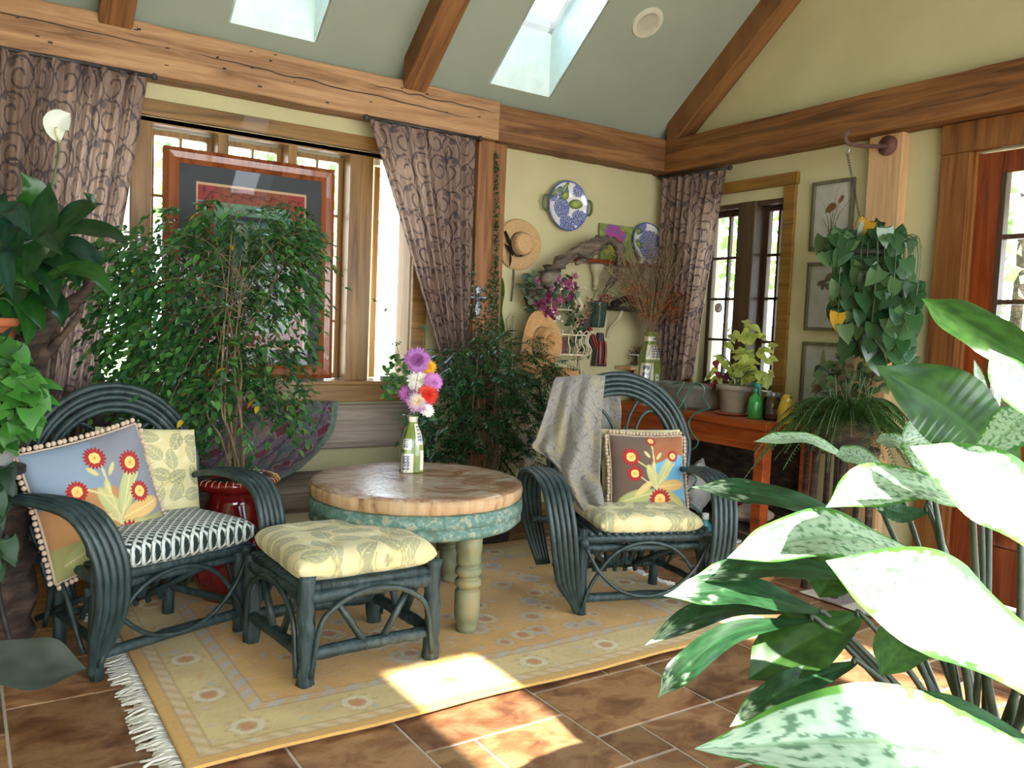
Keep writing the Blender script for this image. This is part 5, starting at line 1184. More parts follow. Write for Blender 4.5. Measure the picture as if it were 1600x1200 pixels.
b = MB(); b.tube([AY(803, 405, 4.59), AY(802, 440, 4.588), AY(799, 471, 4.588)], .006, 8, smooth=4, bark=.3); tag(b.build('walking_stick', 'drift'), 'thin grey stick hanging on the wall under the feathered hat', 'stick')
def platc(seed, leafs):
    def f(u, v):
        x, y = u*2-1, v*2-1; d = math.hypot(x, y)
        if d > .95: return lin('#5a6ba8')
        c = lin('#dcdcd8'); n = fbm(x*30+seed, y*30, 0, 2)
        for cx, cy, r in leafs[0]:
            if math.hypot(x-cx, y-cy) < r*(1+.1*fbm(x*14, y*14)): c = mixcol('#2d3f86', '#c9cfe0', .0 if n < .02 else .85 if n > .16 else .3)
        for cx, cy, a, rx, ry in leafs[1]:
            e, X, Y = ell(x, y, cx, cy, a, rx, ry)
            if e < 1: c = mixcol('#a9b85a', '#2f4a22', e**.7)
        return c
    return f
def disc(b, c, ex, ey, n, r, colf, dish=.02, k=90, sq=1):
    def f(u, v):
        x, y = u*2-1, v*2-1; m = max(abs(x), abs(y)); d = math.hypot(x, y); s = (m/d if d > 1e-6 else 1); x, y = x*s, y*s; d = m
        return c+ex*(x*r*sq)+ey*(y*r)+n*(dish*d*d*d)
    def g(u, v):
        x, y = u*2-1, v*2-1; m = max(abs(x), abs(y)); d = math.hypot(x, y); s = (m/d if d > 1e-6 else 1); return colf((x*s+1)/2, (y*s+1)/2)
    b.grid(f, k, k, g)
M['plate'] = noisy('glazed_plate', [(.3, (.95, .95, .95)), (.7, (1, 1, 1))], 10, rough=.12, vcol=True, coat=.5)
p1 = AY(885, 322, 4.57); t = thing('platter', 'round blue and white painted platter with two green handles on the cream wall', 'platter', p1)
b = MB(); disc(b, p1, Vector((1, 0, 0)), Vector((0, 0, 1)), Vector((0, -1, 0)), .165, platc(1, ([(-.25, -.1, .42), (-.2, .5, .3), (.62, -.45, .35), (.55, .72, .3), (0, -.75, .38), (-.75, .35, .25)], [(.45, .12, .1, .34, .2), (-.1, .42, .6, .22, .18), (-.15, .72, 1.2, .3, .09), (-.62, .5, .8, .35, .08)])), .03); b.build('body', 'plate', t, solid=.006)
M['ghandle'] = plain('green_glaze', '#4c6136', .25)
for s in (-1, 1): b = MB(); b.tube([p1+Vector((s*.150, -.02, .055)), p1+Vector((s*.195, -.02, .045)), p1+Vector((s*.205, -.02, .0)), p1+Vector((s*.19, -.02, -.04)), p1+Vector((s*.155, -.02, -.045))], .009, 8, smooth=5); b.build('handle', 'ghandle', t)
# upper shelf with bracket, painting, second plate, driftwood
t = thing('wall_shelf', 'short brown wooden wall shelf with a cream bracket holding the leaning plate', 'shelf', AY(960, 408, 4.5)); a, e = AY(897, 405, 4.5), AY(1032, 412, 4.5)
box('board', 'door', a.x, 4.34, 4.44, 4.598, a.z-.012, a.z+.012, t, .003); sz = a.z+.012
M['cream'] = plain('cream_paint', '#c3bb98', .6)
for px in (933, 1012):
    q = AY(px, 412, 4.55); b = MB(); b.lathe([(.001, -.185), (.018, -.18), (.022, -.165), (.012, -.155), (.022, -.14), (.02, -.10), (.028, -.07), (.045, -.04), (.05, -.01), (.05, 0), (.001, 0)], (q.x, 4.55, a.z-.013), 20); b.build('bracket', 'cream', t)
b = MB(); b.tube([AY(934, 448, 4.58), AY(928, 470, 4.585), AY(924, 486, 4.585)], .007, 8, smooth=4); b.build('bracket_tail', 'cream', t)
pa = AY(938, 348, 4.57); pe = AY(986, 405, 4.57)
def pansy(u, v):
    c = mixcol('#8a9a50', '#6f8246', .5+fbm(u*6, v*6)); n = fbm(u*9, v*9)
    if math.hypot((u-.42), (v-.68)*.9) < .3+.08*n: c = mixcol('#b0487a', '#7d5a9a', .5+n*2)
    if math.hypot(u-.3, v-.3) < .15+.1*n: c = mixcol('#98a04a', '#c3b75f', .5+n)
    return c
b = MB(); b.grid(lambda u, v: Vector((pa.x+(pe.x-pa.x+.02)*u, 4.575-.03*(1-v), sz+(pa.z-sz)*v)), 60, 60, pansy); tag(b.build('painting', 'paint', solid=.012), 'small unframed flower painting leaning on the wall shelf', 'painting')
p2 = AY(1012, 374, 4.55); p2.z = sz+.155; t = thing('plate', 'blue and white painted plate standing on the wall shelf in the corner', 'plate', (p2.x, 4.53, sz))
b = MB(); disc(b, p2, Vector((1, 0, 0)), Vector((0, .2, .98)), Vector((0, -.98, .2)), .155, platc(5, ([(.15, -.1, .75), (-.4, .8, .35)], [(-.55, .55, .6, .2, .14), (-.6, -.05, -.8, .25, .16)])), .025); b.build('body', 'plate', t, solid=.006)
for k, px in enumerate((990, 1003, 1016)):
    q = AY(px, 405, 4.47); b = MB(); b.lathe([(.001, 0), (.014, 0), (.018, .015), (.012, .035), (.014, .04), (.001, .04)], (q.x, 4.47, sz), 14); tag(b.build('jar', 'white'), ['left small glass jar before the leaning plate on the shelf', 'middle small glass jar before the leaning plate on the shelf', 'right small glass jar before the leaning plate on the shelf'][k], 'jar')
dw = thing('driftwood', 'grey gnarled driftwood branch lying across the end of the wall shelf', 'driftwood', AY(900, 410, 4.45)); b = MB()
P = lambda l, Y: [AY(x, y, Y) for x, y in l]
b.tube(P([(850, 445), (872, 415), (905, 392), (935, 380), (955, 376), (968, 390), (966, 415), (955, 440), (942, 460)], 4.40), lambda t_: (.034+.008*math.sin(t_*23))*(1-t_)**.6+.007, 14, smooth=9, bark=1.1)
b.tube(P([(868, 412), (890, 400), (912, 382), (905, 395), (925, 402)], 4.38), .018, 10, smooth=5, bark=.5); b.tube(P([(900, 412), (930, 395), (945, 385)], 4.42), .015, 10, smooth=5, bark=.5)
b.build('branch', 'drift', dw)
# cross on the post
cx_ = AY(747, 465, 4.46); t = thing('wall_cross', 'small mottled silver cross hanging on the brown post', 'cross', cx_); M['silver'] = noisy('mottled_silver', [(.35, '#2f3338'), (.5, '#7d848c'), (.65, '#b9c0c6')], 60, rough=.35, metal=.6, bump=.6)
b = MB()
for d, L_ in (((0, 0, 1), .07), ((0, 0, -1), .11), ((1, 0, 0), .062), ((-1, 0, 0), .062)):
    d = Vector(d); s = d.cross(Vector((0, 1, 0))); pts = [cx_, cx_+d*L_*.5, cx_+d*L_*.8, cx_+d*L_]
    b.tube([cx_, cx_+d*L_*.45, cx_+d*L_*.75, cx_+d*L_*.95, cx_+d*L_*1.05], lambda t_: .012+.013*math.sin(min(t_*1.15, 1)*PI*.9)**2, 12, flat=.5)
b.build('body', 'silver', t)
# tall wire etagere with three half round tiers
er = thing('wire_rack', 'tall cream wire plant rack with scrolled tiers standing against the corner wall', 'rack', (3.34, 4.45, 0))
def tier(x0, x1, z0, z1, dep, n):
    m = (x0+x1)/2; w = (x1-x0)/2; F = lambda a, k=1: Vector((m-w*k*math.cos(a), 4.585-dep*k*math.sin(a), 0))
    b = MB()
    for z in (z0, z1): b.tube([F(PI*i/20)+Vector((0, 0, z)) for i in range(21)], .006, 6)
    b.tube([Vector((x0, 4.585, z0)), Vector((x1, 4.585, z0))], .005, 6)
    for i in range(n+1):
        a = PI*i/n; p = F(a); o = (p-Vector((m, 4.585, 0))).normalized() if (p-Vector((m, 4.585, 0))).length > 0 else Vector((0, -1, 0)); h = z1-z0
        b.tube([p+Vector((0, 0, z0)), p+o*.018+Vector((0, 0, z0+h*.3)), p-o*.008+Vector((0, 0, z0+h*.65)), p+Vector((0, 0, z1)), p+o*.03+Vector((0, 0, z1+.03)), p+o*.045+Vector((0, 0, z1+.01))], .0045, 5, smooth=4)
    b.build('tier_fence', 'wire', er)
    b = MB(); b.grid(lambda u, v: F(PI*u, v)+Vector((0, 0, z0+.003)), 20, 1); b.build('tier_base', 'wire', er, solid=.004)
tier(3.12, 3.58, 1.44, 1.575, .16, 11); tier(3.15, 3.66, 1.14, 1.275, .20, 13); tier(3.05, 3.62, .815, .945, .24, 13); tier(3.02, 3.64, .28, .41, .26, 14)
b = MB()
for x in (3.06, 3.62):
    b.tube([(x, 4.59, 0), (x, 4.585, .5), (x, 4.585, 1.1), (x, 4.585, 1.40)], .006, 6, smooth=4)
    for z in (.6, 1.0, 1.36):
        s = -1 if x < 3.3 else 1; b.tube([(x, 4.58, z-.12), (x+s*.05, 4.57, z-.06), (x+s*.055, 4.57, z+.0), (x+s*.02, 4.57, z+.03), (x, 4.57, z), (x+s*.015, 4.57, z-.02)], .0035, 5, smooth=5)
    b.tube([(x, 4.34, 0), (x, 4.36, .3), (x, 4.5, .8), (x, 4.58, 1.14)], .005, 6, smooth=5)
b.build('frame', 'wire', er)
# pink and green arrangement on the top tier
fa = thing('flower_arrangement', 'dusty pink and green silk flower bunch on the top tier of the wire rack', 'flowers', AY(862, 470, 4.48)); lv = MB(); pk = MB()
for k in range(210):
    x, y = samp([(850, 450, 35, 25), (885, 455, 20, 25), (830, 440, 18, 12), (835, 480, 12, 14), (890, 480, 10, 14)]); q = AY(x, y, 4.47+U(-.09, .05)); lv.leaf(q, rdir(-.6, .8), (0, -1, .5), U(.035, .06), U(.025, .038), G('#4a6048', '#5f7658', '#39503a', '#6d8468'), seg=5)
for k in range(44):
    x, y = samp([(865, 455, 30, 32), (855, 480, 18, 20), (880, 440, 22, 15), (845, 470, 12, 16)]); q = AY(x, y, 4.42+U(-.05, .04))
    cc = G('#a04a72', '#b5648a', '#c98aa4', '#8f3a62')
    pk = MB()
    for j in range(16): pk.leaf(q, rdir(-1, 1)+Vector((0, -.5, 0)), rdir(), U(.026, .040), .019, cc, seg=2)
    pk.build('bloom', 'leafsoft', fa)
pk = MB()
for k in range(14):
    x = U(850, 880); q = AY(x, 495+U(-8, 22), 4.42); pk.ball(q, .007, 6, 4)
lv.build('leaves', 'leafsoft', fa); tag(pk.build('berry_sprig', 'cloth', fa), 'pink berries', None) if False else pk.build('berries', 'leafsoft', fa)
bask = MB(); q = AY(832, 466, 4.47); bask.lathe([(.04, -.05), (.055, 0), (.058, .05), (.05, .055), (.001, .05)], q, 16); tag(bask.build('clay_pot', 'bark'), 'small brown pot at the left of the top rack tier', 'pot')
# silk foliage and pots on the middle tier
iv = thing('trailing_ivy', 'trailing dark ivy with pale dried buds around the right side of the wire rack', 'plant', AY(890, 520, 4.5)); lv = MB(); tr = MB()
for k in range(46):
    x, y = samp([(895, 500, 10, 22), (905, 530, 14, 18), (912, 545, 8, 10), (900, 475, 9, 8)]); q = AY(x, y, 4.45+U(-.06, .06)); lv.leaf(q, rdir(-1, .2), (0, -1, .4), U(.035, .055), .032, G('#2a3f28', '#3c5536', '#4c6340'), seg=5)
for l in ([(885, 485), (900, 510), (893, 540), (898, 565)], [(900, 470), (907, 500), (890, 520), (905, 555)]): tr.tube(P(l, 4.46), .003, 5, smooth=6)
lv.build('leaves', 'leaf', iv); tr.build('stems', 'dried', iv)
for k, (px, c_, l_) in enumerate(((858, '#6b6a66', 'grey'), (876, '#7d3a38', 'dusty red'), (889, '#8a7a62', 'tan'))):
    q = AY(px, 548, 4.50); b = MB(); b.lathe([(.02, 0), (.032, .03), (.034, .07), (.02, .1), (.024, .11), (.001, .11)], (q.x, 4.50, 1.146), 16); tag(b.build('small_vase', plain('rack_vase_%d' % k, c_, .6)), l_+' small vase on the middle tier of the wire rack beside the tan hat', 'vase')
hat('straw_hat', 'large tan straw hat with a wide rolled brim hanging on the wire rack', AY(843, 535, 4.335), (.12, -1, .05), (.25, 0, 1), .205, .095, .12, 'strawd', wav=.03, dent=.6, squash=.82)
q = AY(888, 600, 4.40); hat('straw_hat', 'small peach straw hat resting on the low tier behind the chair', Vector((q.x, 4.42, .952)), (0, -.1, 1), (0, 1, 0), .145, .082, .095, 'strawd', wav=.012, dent=.2)
# white urn on the lowest tier
q = AY(828, 740, 4.42); b = MB(); b.lathe([(.05, 0), (.05, .02), (.02, .05), (.02, .08), (.045, .12), (.07, .2), (.075, .27), (.095, .31), (.085, .31), (.001, .28)], (q.x-.02, 4.44, .285), 28); tag(b.build('urn', 'white'), 'white footed urn on the lowest wire tier behind the round table', 'urn')
# wall pot with dried flowers, pruner pouches
gp = AY(934, 492, 4.53); b = MB(); t = thing('wall_pot', 'glossy dark green wall pot of dried rosebuds between rack and lower shelf', 'pot', gp); b.lathe([(.001, -.088), (.046, -.088), (.05, -.08), (.068, .08), (.072, .088), (.06, .088), (.001, .07)], gp, 28); b.build('body', plain('dark_green_glaze', '#16382e', .12, coat=.6), t)
df = thing('dried_rosebuds', 'small red and beige dried buds spilling out of the dark green wall pot', 'flowers', gp+Vector((0, 0, .08))); a_ = MB(); c_ = MB()
for k in range(60):
    a_ = MB()
    x, y = samp([(935, 468, 22, 8), (912, 488, 8, 16), (950, 462, 12, 5), (905, 500, 6, 10)]); q = AY(x, y, 4.50+U(-.04, .03)); a_.col = G('#7d2c2c', '#a08468', '#8f3a30', '#b5a284'); a_.ball(q, U(.006, .010), 6, 4); a_.build('bud', 'cloth', df); c_.tube([q, gp+Vector((U(-.04, .04), 0, .08))], .0012, 3)
c_.build('stems', 'dried', df)
M['leather'] = plain('dark_leather', '#2b2524', .5); M['redtool'] = plain('red_tool_grip', '#a02a1a', .4)
def pouch(lab, px0, py0, px1, py1, w0, w1, red):
    t = thing('tool_pouch', lab, 'tool', AY(px0, py0, 4.56)); a, e = AY(px0, py0, 4.56), AY(px1, py1, 4.56); d = (e-a).normalized(); s = d.cross(Vector((0, 1, 0))); b = MB()
    b.hexa([a-s*w0-Vector((0, .02, 0)), a+s*w0-Vector((0, .02, 0)), a+s*w0+Vector((0, .02, 0)), a-s*w0+Vector((0, .02, 0)), e-s*w1-Vector((0, .03, 0)), e+s*w1-Vector((0, .03, 0)), e+s*w1+Vector((0, .02, 0)), e-s*w1+Vector((0, .02, 0))]); b.build('body', 'leather', t, False, bevel=.006)
    for o in (-.4, .4):
        b = MB(); b.tube([a.lerp(e, .25)+s*w1*o-Vector((0, .035, 0)), a.lerp(e, .6)+s*w1*o*1.2-Vector((0, .045, 0)), a.lerp(e, .95)+s*w1*o-Vector((0, .04, 0))], .010, 8, smooth=4, flat=.6); b.build('grip', 'redtool' if red else 'silver', t)
pouch('black pouch with a red grip hanging at a slant below the dried buds', 912, 500, 928, 545, .025, .022, True)
pouch('broad dark leather pouch with red pruner grips on the wall', 938, 520, 935, 572, .02, .055, True)
# lower shelf in the corner
t = thing('wall_shelf', 'dark curved lower wall shelf beside the dark green wall pot', 'shelf', AY(990, 475, 4.5)); a = AY(955, 478, 4.5)
b = MB(); b.box(a.x, 4.33, 4.42, 4.598, a.z-.03, a.z+.0); b.build('board', 'bark', t, False, bevel=.004)
b = MB(); b.tube([(a.x+.02, 4.5, a.z+.01), (a.x+.16, 4.5, a.z+.06), (a.x+.30, 4.5, a.z+.02)], .025, 10, smooth=5, bark=.4); b.build('scroll', 'bark', t)
for x in (a.x+.05, 4.28): b = MB(); b.tube([(x, 4.59, a.z-.22), (x, 4.56, a.z-.16), (x, 4.47, a.z-.08), (x, 4.44, a.z-.03)], .012, 8, smooth=5); b.build('bracket', 'cream', t)
a = AY(990, 573, 4.48); t = thing('wall_shelf', 'lowest small wooden ledge in the corner under the lattice basket', 'shelf', a); b = MB(); b.box(a.x-.08, 4.32, 4.42, 4.598, a.z-.02, a.z); b.build('board', 'postb', t, False, bevel=.003)
b = MB(); b.tube([(a.x, 4.59, a.z-.16), (a.x, 4.5, a.z-.12), (a.x, 4.45, a.z-.02)], .01, 8, smooth=5); b.build('bracket', 'cream', t)
bs = thing('wire_basket', 'white lattice wire basket of dried purple heads on the corner ledge', 'basket', (a.x+.10, 4.5, a.z)); b = MB()
x0, x1, y0, y1, z0, z1 = a.x+.0, a.x+.22, 4.44, 4.56, a.z, a.z+.085
for z in (z0+.003, z1): b.tube([(x0, y0, z), (x1, y0, z), (x1, y1, z), (x0, y1, z), (x0, y0, z)], .004, 6)
for k in range(10):
    for s in (0, 1): xa = x0+(x1-x0)*k/10; xb = x0+(x1-x0)*(k+1)/10; b.tube([(xa, y0, z0+(z1-z0)*(.0 if s else 1)), (xb, y0, z0+(z1-z0)*(1 if s else 0))], .0025, 4); b.tube([(xa, y0, z0+(z1-z0)*.5), ((xa+xb)/2, y0, z1 if s else z0), (xb, y0, z0+(z1-z0)*.5)], .0025, 4)
b.build('wirework', 'white', bs)
dp = MB()
for k in range(200): q = Vector((U(x0+.01, x1-.01), U(y0+.01, y1-.01), U(z0+.02, z1+.055))); dp.leaf(q, rdir(), rdir(), .022, .010, G('#6b3f4c', '#54323c', '#7d5560'), seg=2)
tag(dp.build('dried_flowers', 'leafsoft'), 'dried purple flower heads heaped in the white lattice basket', 'flowers')

# three framed flower prints beside the small window
M['sageframe'] = wood('grey_olive_frame', '#47432f', '#5f5a42', '#6f6a50', 'z', .5, .2)
def botanic(kind):
    def f(u, v):
        e = min(u, 1-u, (v)*1.4, (1-v)*1.4); c = mixcol('#a9a79c', '#b3b1a6', .5+fbm(u*4, v*4))
        if kind == 0:
            for k, (x0, b_, h) in enumerate(((.45, -.25, .62), (.5, .30, .75), (.48, .12, .8), (.5, -.12, .58), (.52, .45, .6), (.45, -.4, .45), (.55, .22, .5))):
                t = (v-.12)/h
                if 0 < t < 1 and abs(u-(x0+b_*t*t)) < .014*(1-t)+.003: return lin('#5d5a42')
            if ell(u, v, .45, .62, .2, .16, .07)[0]+.5*fbm(u*20, v*20) < 1 or ell(u, v, .72, .74, .6, .09, .045)[0]+.5*fbm(u*20, v*20) < 1: return lin('#6b4528')
        elif kind == 1:
            for cx, cy, r in ((.35, .70, .11), (.55, .80, .12), (.72, .68, .10), (.50, .66, .08)):
                if math.hypot(u-cx, (v-cy)*1.4) < r*(1+.5*fbm(u*12, v*12)): return mixcol('#6d5a4c', '#4f4238', R_())
            if .1 < v < .68 and abs(u-.5-.12*math.sin((v-.1)*3)) < .008: return lin('#5d5a42')
        else:
            if .08 < v < .62 and abs(u-.5) < .009: return lin('#55603c')
            for cx, cy, a in ((.36, .40, .6), (.64, .45, 2.4), (.38, .6, .8), (.62, .66, 2.2), (.5, .78, 1.5)):
                if ell(u, v, cx, cy, a, .16, .06)[0] < 1: return lin('#7d8a62')
            if math.hypot(u-.5, (v-.82)*1.4) < .09: return lin('#b5a8b0')
        return c
    return f
for k, (z0, z1, lab) in enumerate(((1.847, 2.262, 'topmost framed iris print beside the small casement window'), (1.365, 1.778, 'middle framed flower print partly behind the hanging plant'), (.882, 1.295, 'lowest framed flower print behind the begonia'))):
    y0, y1 = 2.995, 3.282; t = thing('framed_print', lab, 'picture', (XR-.01, (y0+y1)/2, z0)); w_ = .02
    b = MB(); X0_, X1_ = XR-.024, XR-.001
    for q in ((y0, y1, z0, z0+w_), (y0, y1, z1-w_, z1), (y0, y0+w_, z0+w_, z1-w_), (y1-w_, y1, z0+w_, z1-w_)): b.box(X0_, X1_, *q)
    b.build('frame', 'sageframe', t, False, bevel=.003)
    b = MB(); b.grid(lambda u, v: (XR-.008, y1-w_-(y1-y0-2*w_)*u, z0+w_+(z1-z0-2*w_)*v), 70, 100, botanic(k)); b.build('print', 'paint', t, False, solid=.003)
    b = MB(); b.add([(XR-.014, y0+w_, z0+w_), (XR-.014, y1-w_, z0+w_), (XR-.014, y1-w_, z1-w_), (XR-.014, y0+w_, z1-w_)], [(0, 1, 2, 3)]); b.build('glazing', 'glass', t, False)

# ================================================================ POTTING BENCH
PB = thing('potting_bench', 'red brown stained potting bench below the small casement window', 'workbench', (4.07, 3.78, 0)); BZ = .82
b = MB(); b.box(3.82, 4.34, 3.10, 4.50, BZ-.045, BZ); b.build('top', 'potbench', PB, False, bevel=.005)
b = MB(); b.box(3.85, 3.88, 3.14, 4.46, BZ-.17, BZ-.046); b.build('apron', 'potbench', PB, False, bevel=.004)
for x, y in ((3.84, 3.12), (3.84, 4.41), (4.26, 3.12), (4.26, 4.41)): box('leg', 'potbench', x, x+.07, y, y+.07, 0, BZ-.046, PB, .004)
box('lower_shelf', 'bark', 3.86, 4.30, 3.14, 4.46, .16, .185, PB); box('back_panel', 'bark', 4.31, 4.335, 3.14, 4.46, .19, BZ-.05, PB)
def onb(px, py, z=BZ): return AZ(px, py, z)
# tall dried flower vase on the bench
q = onb(1012, 640); q = Vector((4.05, q.y*4.05/q.x, BZ)); q.y = min(q.y, 4.40)
vv = AD(1012, 575, 1); qx = 3.98; k_ = AX(1012, 575, 1); d_ = ray(1012, 600)
vq = Vector((d_.x/d_.y*4.38, 4.38, BZ)); vq.x = min(vq.x, 4.20)
vp2 = vase('tall_vase', 'tall green and white ceramic vase with blue sprigs holding dried branches in the corner', vq, .50, .185, [(0, 1, .86, .93), (.08, .42, .60, .82), (.0, .20, .02, .56), (.24, .30, .05, .4), (.36, .60, .05, .5), (.7, .95, .1, .5)], .40)
dr = thing('dried_branches', 'large bunch of pale curly dried branches and orange heads in the tall corner vase', 'flowers', vq+Vector((0, 0, .45))); a_ = MB(); o_ = MB()
vt = vq+Vector((0, 0, .47))
for k in range(95):
    x, y = samp([(1020, 400, 42, 40), (985, 420, 35, 35), (1050, 395, 20, 45), (1060, 440, 25, 40), (960, 440, 25, 25)]); q = AY(x, y, 4.33+U(-.16, .06)); q.x = min(q.x, 4.22); m = vt.lerp(q, .6)+Vector((U(-.02, .05), 0, .06)); a_.tube([vt, m, q, q+Vector((U(-.08, .08), U(-.05, .02), U(-.05, .09)))], .0022, 4, smooth=5)
    for j in range(3): e = m.lerp(q, U(.2, 1)); a_.tube([e, e+Vector((U(-.05, .05), U(-.03, .02), U(.0, .07))), e+Vector((U(-.08, .08), U(-.03, .02), U(-.03, .11)))], .0013, 3, smooth=3)
for k in range(8):
    q = AY(U(1010, 1045), U(500, 620), 4.3); a_.tube([vt, vt+Vector((.03, -.04, .04)), q], .0022, 4, smooth=5)
for k in range(1500):
    x, y = samp([(1000, 462, 22, 18), (1050, 465, 28, 20), (1035, 490, 40, 14), (1070, 480, 20, 25), (985, 450, 14, 12)]); q = AY(x, y, 4.28+U(-.12, .06)); q.x = min(q.x, 4.24+U(-.05, .04)); o_.leaf(q, rdir(), rdir(), U(.014, .026), .005, G('#a85a22', '#8a4418', '#c07a38', '#6d3a1c'), seg=2)
a_.build('stalks', 'dried', dr); o_.build('heads', 'leafsoft', dr)
# trough
M['zinc'] = noisy('grey_stone_trough', [(.3, '#6a675f'), (.6, '#95918a'), (.8, '#a9a59b')], 6, rough=.7, bump=.2)
t = thing('planter_trough', 'long oval grey planter trough on the bench under the window', 'planter', (4.10, 4.03, BZ)); b = MB()
b.lathe([(.001, 0), (.8, 0), (.88, .02), (.95, .10), (1.0, .125), (1.03, .13), (1.03, .155), (.98, .16), (.9, .15), (.85, .04), (.001, .04)], (4.12, 4.02, BZ), 56, sx=.14, sy=.33); b.build('body', 'zinc', t)
# coleus pot + saucer
cp = Vector((4.03, 0, BZ)); d_ = ray(1147, 620); cp.y = d_.y/d_.x*4.03
b = MB(); b.lathe([(.001, 0), (.085, 0), (.115, .012), (.118, .02), (.11, .018), (.001, .01)], cp, 32); tag(b.build('saucer', 'terracotta'), 'pale clay saucer under the lime leaved coleus pot', 'saucer')
pot('plant_pot', 'grey and tan weathered pot of the lime leaved coleus on the bench', cp+Vector((0, 0, .018)), .078, .17, noisy('weathered_pot', [(.3, '#77726a'), (.6, '#a08c72'), (.8, '#8b8880')], 5, rough=.8), top=1.3, rim=.012)
co = thing('coleus', 'lime green coleus with a few red leaves in front of the small window', 'plant', cp+Vector((0, 0, .17))); lv = MB(); tr = MB(); c0 = cp+Vector((0, 0, .17))
for l in ([(1160, 590), (1165, 540), (1162, 505)], [(1150, 590), (1135, 560), (1125, 555)], [(1160, 590), (1185, 560), (1195, 548)], [(1150, 590), (1120, 580), (1113, 575)], [(1160, 590), (1175, 580), (1192, 585)]):
    tr.tube([c0]+[AX(x, y, 4.05) for x, y in l], .004, 6, smooth=5)
for k in range(120):
    x, y = samp([(1165, 512, 22, 12), (1165, 525, 28, 10), (1155, 540, 25, 14), (1150, 565, 32, 18), (1165, 585, 30, 14), (1190, 550, 14, 14), (1118, 582, 10, 12), (1185, 585, 18, 10)]); q = AX(x, y, 4.05+U(-.1, .1)); lv.leaf(q, Vector((U(-.6, .6), U(-1, 1), U(-.6, .3))), Vector((-1, -.6, 1.2)), U(.06, .085), U(.04, .055), G('#a9b84a', '#b9c65c', '#8fa63c', '#9ab04a'), seg=5, droop=.25, tipcol=lin('#c3cc78'))
for k in range(11): x, y = samp([(1130, 595, 18, 12), (1125, 565, 8, 8)]); q = AX(x, y, 3.98); lv.leaf(q, Vector((-.3, U(-1, 1), U(-.6, .3))), Vector((-1, -.6, 1.2)), .06, .045, G('#7d2430', '#5a2430'), seg=5)
lv.build('foliage', 'leafsoft', co); tr.build('stems', 'stem', co)
# spray bottle
def at_bench(px, x): d = ray(px, 620); return Vector((x, d.y/d.x*x, BZ))
q = at_bench(1181, 3.98); t = thing('spray_bottle', 'bright green plastic spray bottle beside the coleus pot', 'bottle', q); M['gplastic'] = plain('green_plastic', '#2f9a3a', .25, coat=.3)
b = MB(); b.lathe([(.001, 0), (.04, 0), (.043, .01), (.043, .10), (.035, .13), (.014, .15), (.013, .165), (.001, .165)], q, 28); b.build('body', 'gplastic', t)
b = MB(); b.lathe([(.016, .158), (.016, .18), (.01, .19), (.001, .19)], q, 16); b.bar(q+Vector((-.01, -.04, .20)), q+Vector((0, .03, .205)), .022, .026); b.bar(q+Vector((0, -.02, .19)), q+Vector((0, -.035, .14)), .012, .008); b.build('trigger_head', plain('teal_trigger', '#2a8a7c', .3), t)
q = at_bench(1207, 4.02); t = thing('glass_jar', 'clear glass jar between the green bottle and the yellow bird', 'jar', q)
M['jar'] = glassmat('pale_jar_glass', (.85, .88, .88), .15, .05); b = MB(); b.lathe([(.001, .002), (.045, .002), (.05, .01), (.05, .12), (.04, .14), (.04, .155), (.036, .155), (.001, .15)], q, 28); b.build('body', 'jar', t)
b = MB(); b.lathe([(.041, .14), (.042, .165), (.001, .168)], q, 20); b.build('lid', 'silver', t)
q = at_bench(1229, 3.98); t = thing('bird_figurine', 'yellow ceramic bird figurine standing at the end of the potting bench', 'figurine', q); M['yel'] = noisy('yellow_glaze', [(.3, '#a88a1c'), (.6, '#c9ac32'), (.8, '#8f8a3c')], 20, rough=.25, coat=.3)
b = MB(); b.tube([q+Vector((0, 0, .0)), q+Vector((0, 0, .04)), q+Vector((0, .005, .08)), q+Vector((0, .0, .12)), q+Vector((0, -.005, .15)), q+Vector((0, -.01, .168))], lambda t_: .036*(1-t_)**.5+.012, 16, smooth=5); b.build('body', 'yel', t)
b = MB(); b.tube([q+Vector((0, -.02, .155)), q+Vector((0, -.045, .15))], (.006, .001), 8); b.build('beak', 'black', t); b = MB(); b.leaf(q+Vector((-.02, .01, .1)), (0, .6, -1), (-1, 0, .2), .09, .04, lin('#a8942a'), seg=5); b.build('wing', 'yel', t)
q = at_bench(1245, 4.12); b = MB(); b.box(q.x-.06, q.x+.06, q.y-.10, q.y+.08, BZ, BZ+.035); tag(b.build('seed_tray', 'black', None, False, bevel=.004), 'flat black tray on the bench behind the yellow bird', 'tray')
q = AZ(1200, 650, BZ); lv = MB()
for k in range(9): lv.leaf(q+Vector((U(-.02, .06), U(-.05, .05), .006)), Vector((U(-1, 1), U(-1, 1), .05)), (0, 0, 1), .05, .025, G('#a8702a', '#8f5a22'), seg=5, droop=0)
tag(lv.build('fallen_leaves', 'leafsoft'), 'few dry orange leaves lying on the bench edge by the green bottle', 'leaves', kind='stuff')
q = at_bench(1275, 4.2); b = MB(); b.lathe([(.001, .0), (.05, .0), (.10, .05), (.115, .09), (.10, .09), (.001, .03)], q, 28); tag(b.build('bowl', 'bark'), 'dark wooden bowl on the bench end behind the fern', 'bowl')
